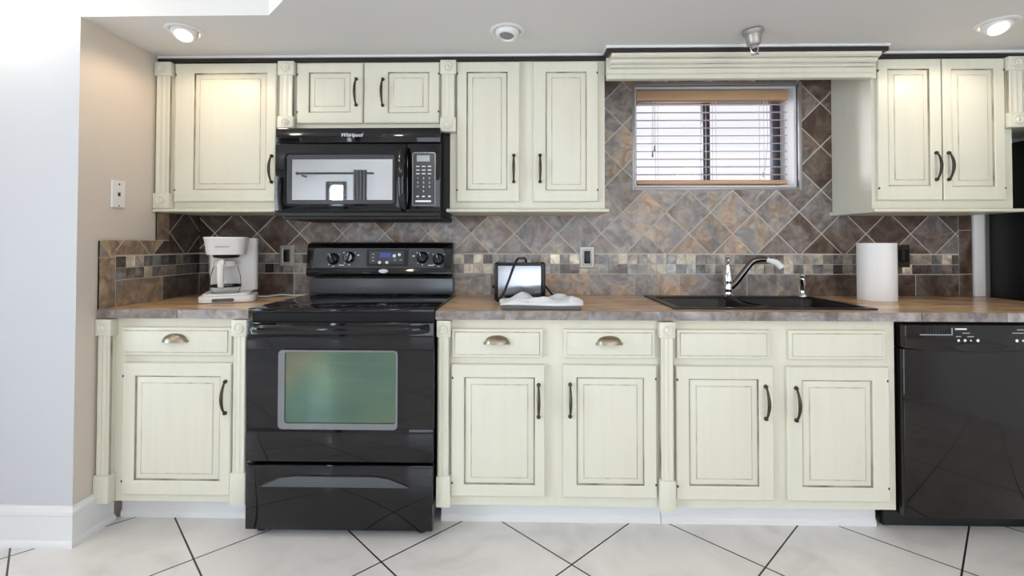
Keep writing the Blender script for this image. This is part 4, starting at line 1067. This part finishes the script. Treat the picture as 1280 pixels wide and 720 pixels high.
for j in range(nv):
    tb.faces.new((VT[0][j], VT[0][j + 1], VB[0][j + 1], VB[0][j])); tb.faces.new((VT[nu][j + 1], VT[nu][j], VB[nu][j], VB[nu][j + 1]))
bmesh.ops.recalc_face_normals(tb, faces=tb.faces[:]); b._merge(tb, 0)
o = b.build('dish_cloth', 'cotton', ang=80); recenter(o, (1.85, -.48, .9306)); tag(o, 'crumpled white dish cloth in front of the toaster', 'cloth')

# ------------------------------------------------------------------ paper towel roll
ux, uy, uz = 3.530, -.192, .9146
pt = thing('paper_towel_roll', 'white paper towel roll standing on end on the long countertop', 'paper towel', (ux, uy, uz))
MB().lathe([(.022, 0), (.080, 0), (.0815, .003), (.0815, .278), (.080, .281), (.022, .281)], (ux, uy, uz), seg=48).build('paper', 'paper', pt)
MB().lathe([(.0185, .0), (.0215, .0), (.0215, .281), (.0185, .281), (.0185, 0)], (ux, uy, uz), seg=24).build('cardboard_core', mat('cardboard', (.42, .31, .2), .9), pt)
b = MB(); b.tube([], .001) if False else None
b.bm.free()

# ------------------------------------------------------------------ ceiling fixtures
def can(x, y, z, lit, tx, ty, label):
    o = thing('recessed_light', label, 'ceiling light', (x, y, z), 'recessed ceiling lights')
    MB().lathe([(.074, -.0008), (.074, -.004), (.066, -.008), (.056, -.006), (.054, -.0008)], (x, y, z), seg=36).build('trim_ring', 'white_plastic', o)
    Tt = Matrix.Translation((x, y, z - .001)) @ Matrix.Rotation(ty, 4, 'Y') @ Matrix.Rotation(tx, 4, 'X')
    b = MB(); b.lathe([(.052, .004), (.050, -.016), (.042, -.028), (.034, -.030), (.030, -.022)], seg=32, T=Tt); b.build('eyeball', 'white_plastic', o)
    b = MB(); b.lathe([(.031, -.020), (.028, -.0245), (0, -.027)], seg=28, T=Tt); b.build('bulb', 'lit' if lit else 'lens_off', o)
can(.333, -.596, ZC, True, R(-24), R(-8), 'lit recessed ceiling light above the corner cabinet at the beige wall')
can(1.713, -.571, ZC, False, R(-10), R(5), 'unlit recessed ceiling light, middle one of the row')
can(3.733, -.602, ZC, True, R(-24), R(10), 'lit recessed ceiling light above the two-door cabinet next to the fridge')

sx_, sy_ = 2.757, -.56
s = thing('ceiling_sprinkler', 'silver sprinkler head in a flared cup hanging from the ceiling', 'sprinkler', (sx_, sy_, ZC))
Ts = Matrix.Translation((sx_, sy_, ZC - .0008)) @ Matrix.Rotation(R(-4), 4, 'Y')
MB().lathe([(0, -.003), (.040, -.004), (.043, -.010), (.040, -.018), (.032, -.026), (.028, -.060), (.024, -.066), (.012, -.070), (0, -.070)], seg=28, T=Ts).build('cup', 'steel', s)
b = MB()
for sg in (-1, 1): b.tube([(sg * .012, 0, -.066), (sg * .016, 0, -.080), (sg * .012, 0, -.095), (0, 0, -.104)], .0035, seg=8, T=Ts)
b.lathe([(.009, -.066), (.009, -.078), (.004, -.08)], seg=14, T=Ts); b.build('frame', 'chrome', s)
MB().lathe([(0, -.078), (.003, -.080), (.003, -.098), (0, -.100)], seg=10, T=Ts).build('bulb', 'carafe_glass', s)
MB().lathe([(0, -.103), (.016, -.105), (.017, -.107), (0, -.1085)], seg=18, T=Ts).build('deflector', 'chrome', s)

# wall light just at the edge of the picture, on the wall at the left
s = thing('wall_sconce', 'lit frosted wall sconce high on the white wall by the corner', 'wall light', (-.44, YL, 2.20))
MB().lathe([(.055, .001), (.055, .010), (.040, .018), (0, .018)], (-.44, YL, 2.20), 'Y', 28).build('back_plate', 'steel', s)
MB().tube([(-.44, YL - .015, 2.20), (-.44, YL - .07, 2.205), (-.44, YL - .10, 2.23)], .008).build('arm', 'steel', s)
MB().lathe([(.030, .020), (.055, .032), (.078, .080), (.090, .130), (.088, .130), (.076, .080), (.053, .034), (.030, .023)], (-.44, YL - .105, 2.205), seg=32).build('glass_shade', 'shade', s)

# room behind the camera, seen in the microwave's glass
b = MB(); b.grid(lambda u, v: (-.62 + .20 * u, -4.98 + .025 * math.sin(u * 26), .02 + 2.22 * v), 40, 2)
o = b.build('curtain', 'curtain'); recenter(o, (-.52, -4.98, .02)); tag(o, 'grey curtain beside the far window, reflected in the microwave door', 'curtain')
b = MB(); b.tube([(-1.45, -5.05, 2.20), (-.35, -5.05, 2.20)], .014); b.lathe([(0, -.03), (.025, 0), (0, .03)], (-1.46, -5.05, 2.20), 'X', 14); b.box(-1.40, -1.385, -5.199, -5.05, 2.16, 2.18)
o = b.build('curtain_rod', 'black_soft'); recenter(o, (-.9, -5.05, 2.20)); tag(o, 'dark curtain rod over the far window, reflected in the microwave door', 'curtain rod')

# ------------------------------------------------------------------ light
def area(name, loc, rot, sx, sy, w, col):
    l = bpy.data.lights.new(name, 'AREA'); l.shape = 'RECTANGLE'; l.size = sx; l.size_y = sy; l.energy = w; l.color = col
    o = bpy.data.objects.new(name, l); o.location = loc; o.rotation_euler = rot; COL.objects.link(o); return o
def spot(name, loc, tgt, w, col, ang=100, blend=.8, rad=.03):
    l = bpy.data.lights.new(name, 'SPOT'); l.energy = w; l.color = col; l.spot_size = R(ang); l.spot_blend = blend; l.shadow_soft_size = rad
    o = bpy.data.objects.new(name, l); o.location = loc; o.rotation_euler = (Vector(tgt) - Vector(loc)).to_track_quat('-Z', 'Y').to_euler(); COL.objects.link(o); return o
area('back_window_fill', ((o2[0] + o2[1]) / 2, YF - .22, (o2[2] + o2[3]) / 2), (R(90), 0, 0), o2[1] - o2[0], o2[3] - o2[2], 62, (.76, .88, 1.0))  # added soft fill through the added back window
area('side_window_fill', (XL - .22, (o3[0] + o3[1]) / 2, (o3[2] + o3[3]) / 2), (R(90), 0, R(-90)), o3[1] - o3[0], o3[3] - o3[2], 190, (.76, .88, 1.0))  # added fill from the left through the added side window
l = area('kitchen_window_fill', (1.85, 1.15, 1.9), (0, 0, 0), 1.0, .9, 90, (.95, .96, 1.0)); l.rotation_euler = (Vector((3.35, -.12, 1.68)) - l.location).to_track_quat('-Z', 'Y').to_euler()  # added lamp hidden outside, aimed through the window at the cabinet side
area('daylight_far_window', ((o1[0] + o1[1]) / 2, YF - .22, (o1[2] + o1[3]) / 2), (R(90), 0, 0), .3, 1.5, 14, (.90, .95, 1.0))
spot('can_left', (.333, -.600, ZC - .045), (.30, -.50, 1.0), 4.6, (1.0, .78, .55), 168, .4)
spot('can_right', (3.733, -.606, ZC - .045), (3.70, -.50, 1.0), 5.0, (1.0, .84, .66), 168, .4)
def bulb(name, loc, w, col, rad=.05):
    l = bpy.data.lights.new(name, 'POINT'); l.energy = w; l.color = col; l.shadow_soft_size = rad
    o = bpy.data.objects.new(name, l); o.location = loc; COL.objects.link(o); return o
bulb('sconce_bulb', (-.30, YL - .12, 2.27), 8, (1.0, .93, .80), .03)
# unseen ceiling lamps added to fill the room with light
for i, (x, y, z) in enumerate(((-.9, -2.2, ZR), (1.0, -3.6, ZR), (3.6, -2.4, ZC), (3.6, -4.0, ZC))):
    f = thing('fill_globe_lamp', 'added white globe lamp, unseen on the ceiling behind the camera', 'ceiling light', (x, y, z), 'added globe lamps behind the camera')
    MB().lathe([(0, -.0008), (.07, -.0008), (.07, -.018), (.045, -.03), (0, -.03)], (x, y, z), seg=32).build('rim', 'white_plastic', f)
    MB().lathe([(.115 * math.sin(math.pi * k / 16), -.142 + .115 * math.cos(math.pi * k / 16)) for k in range(17)], (x, y, z), seg=32).build('globe', 'globe', f)

w = bpy.data.worlds.new('World'); scene.world = w; w.use_nodes = True
bg = w.node_tree.nodes['Background']; bg.inputs['Color'].default_value = (.86, .885, 1.0, 1); bg.inputs['Strength'].default_value = 1.3

# ------------------------------------------------------------------ camera
f_px, cx_px, cy_px, yaw, pitch, roll = 602.189, 640.28, 294.19, .0203, .0176, -.0011
Rz = Matrix.Rotation(yaw, 3, 'Z'); Rx = Matrix.Rotation(pitch, 3, 'X'); Ry = Matrix(((math.cos(roll), 0, math.sin(roll)), (0, 1, 0), (-math.sin(roll), 0, math.cos(roll))))
Rm = Rz @ Rx @ Ry
cam = bpy.data.cameras.new('camera'); co = bpy.data.objects.new('camera', cam); COL.objects.link(co)
right, fwd, up = Rm @ Vector((1, 0, 0)), Rm @ Vector((0, 1, 0)), Rm @ Vector((0, 0, 1))
mw = Matrix((right, up, -fwd)).transposed().to_4x4(); mw.translation = Vector((1.7765, -2.6128, 1.1897))
co.matrix_world = mw
cam.sensor_fit = 'HORIZONTAL'; cam.sensor_width = 36; cam.lens = 36 * f_px / 1280
cam.shift_x = -(cx_px - 640) / 1280; cam.shift_y = -(360 - cy_px) / 1280
cam.clip_start = .02
scene.camera = co
vs = scene.view_settings
vs.view_transform = 'Standard'; vs.look = 'None'; vs.gamma = 1; vs.use_curve_mapping = False; vs.exposure = 0.0
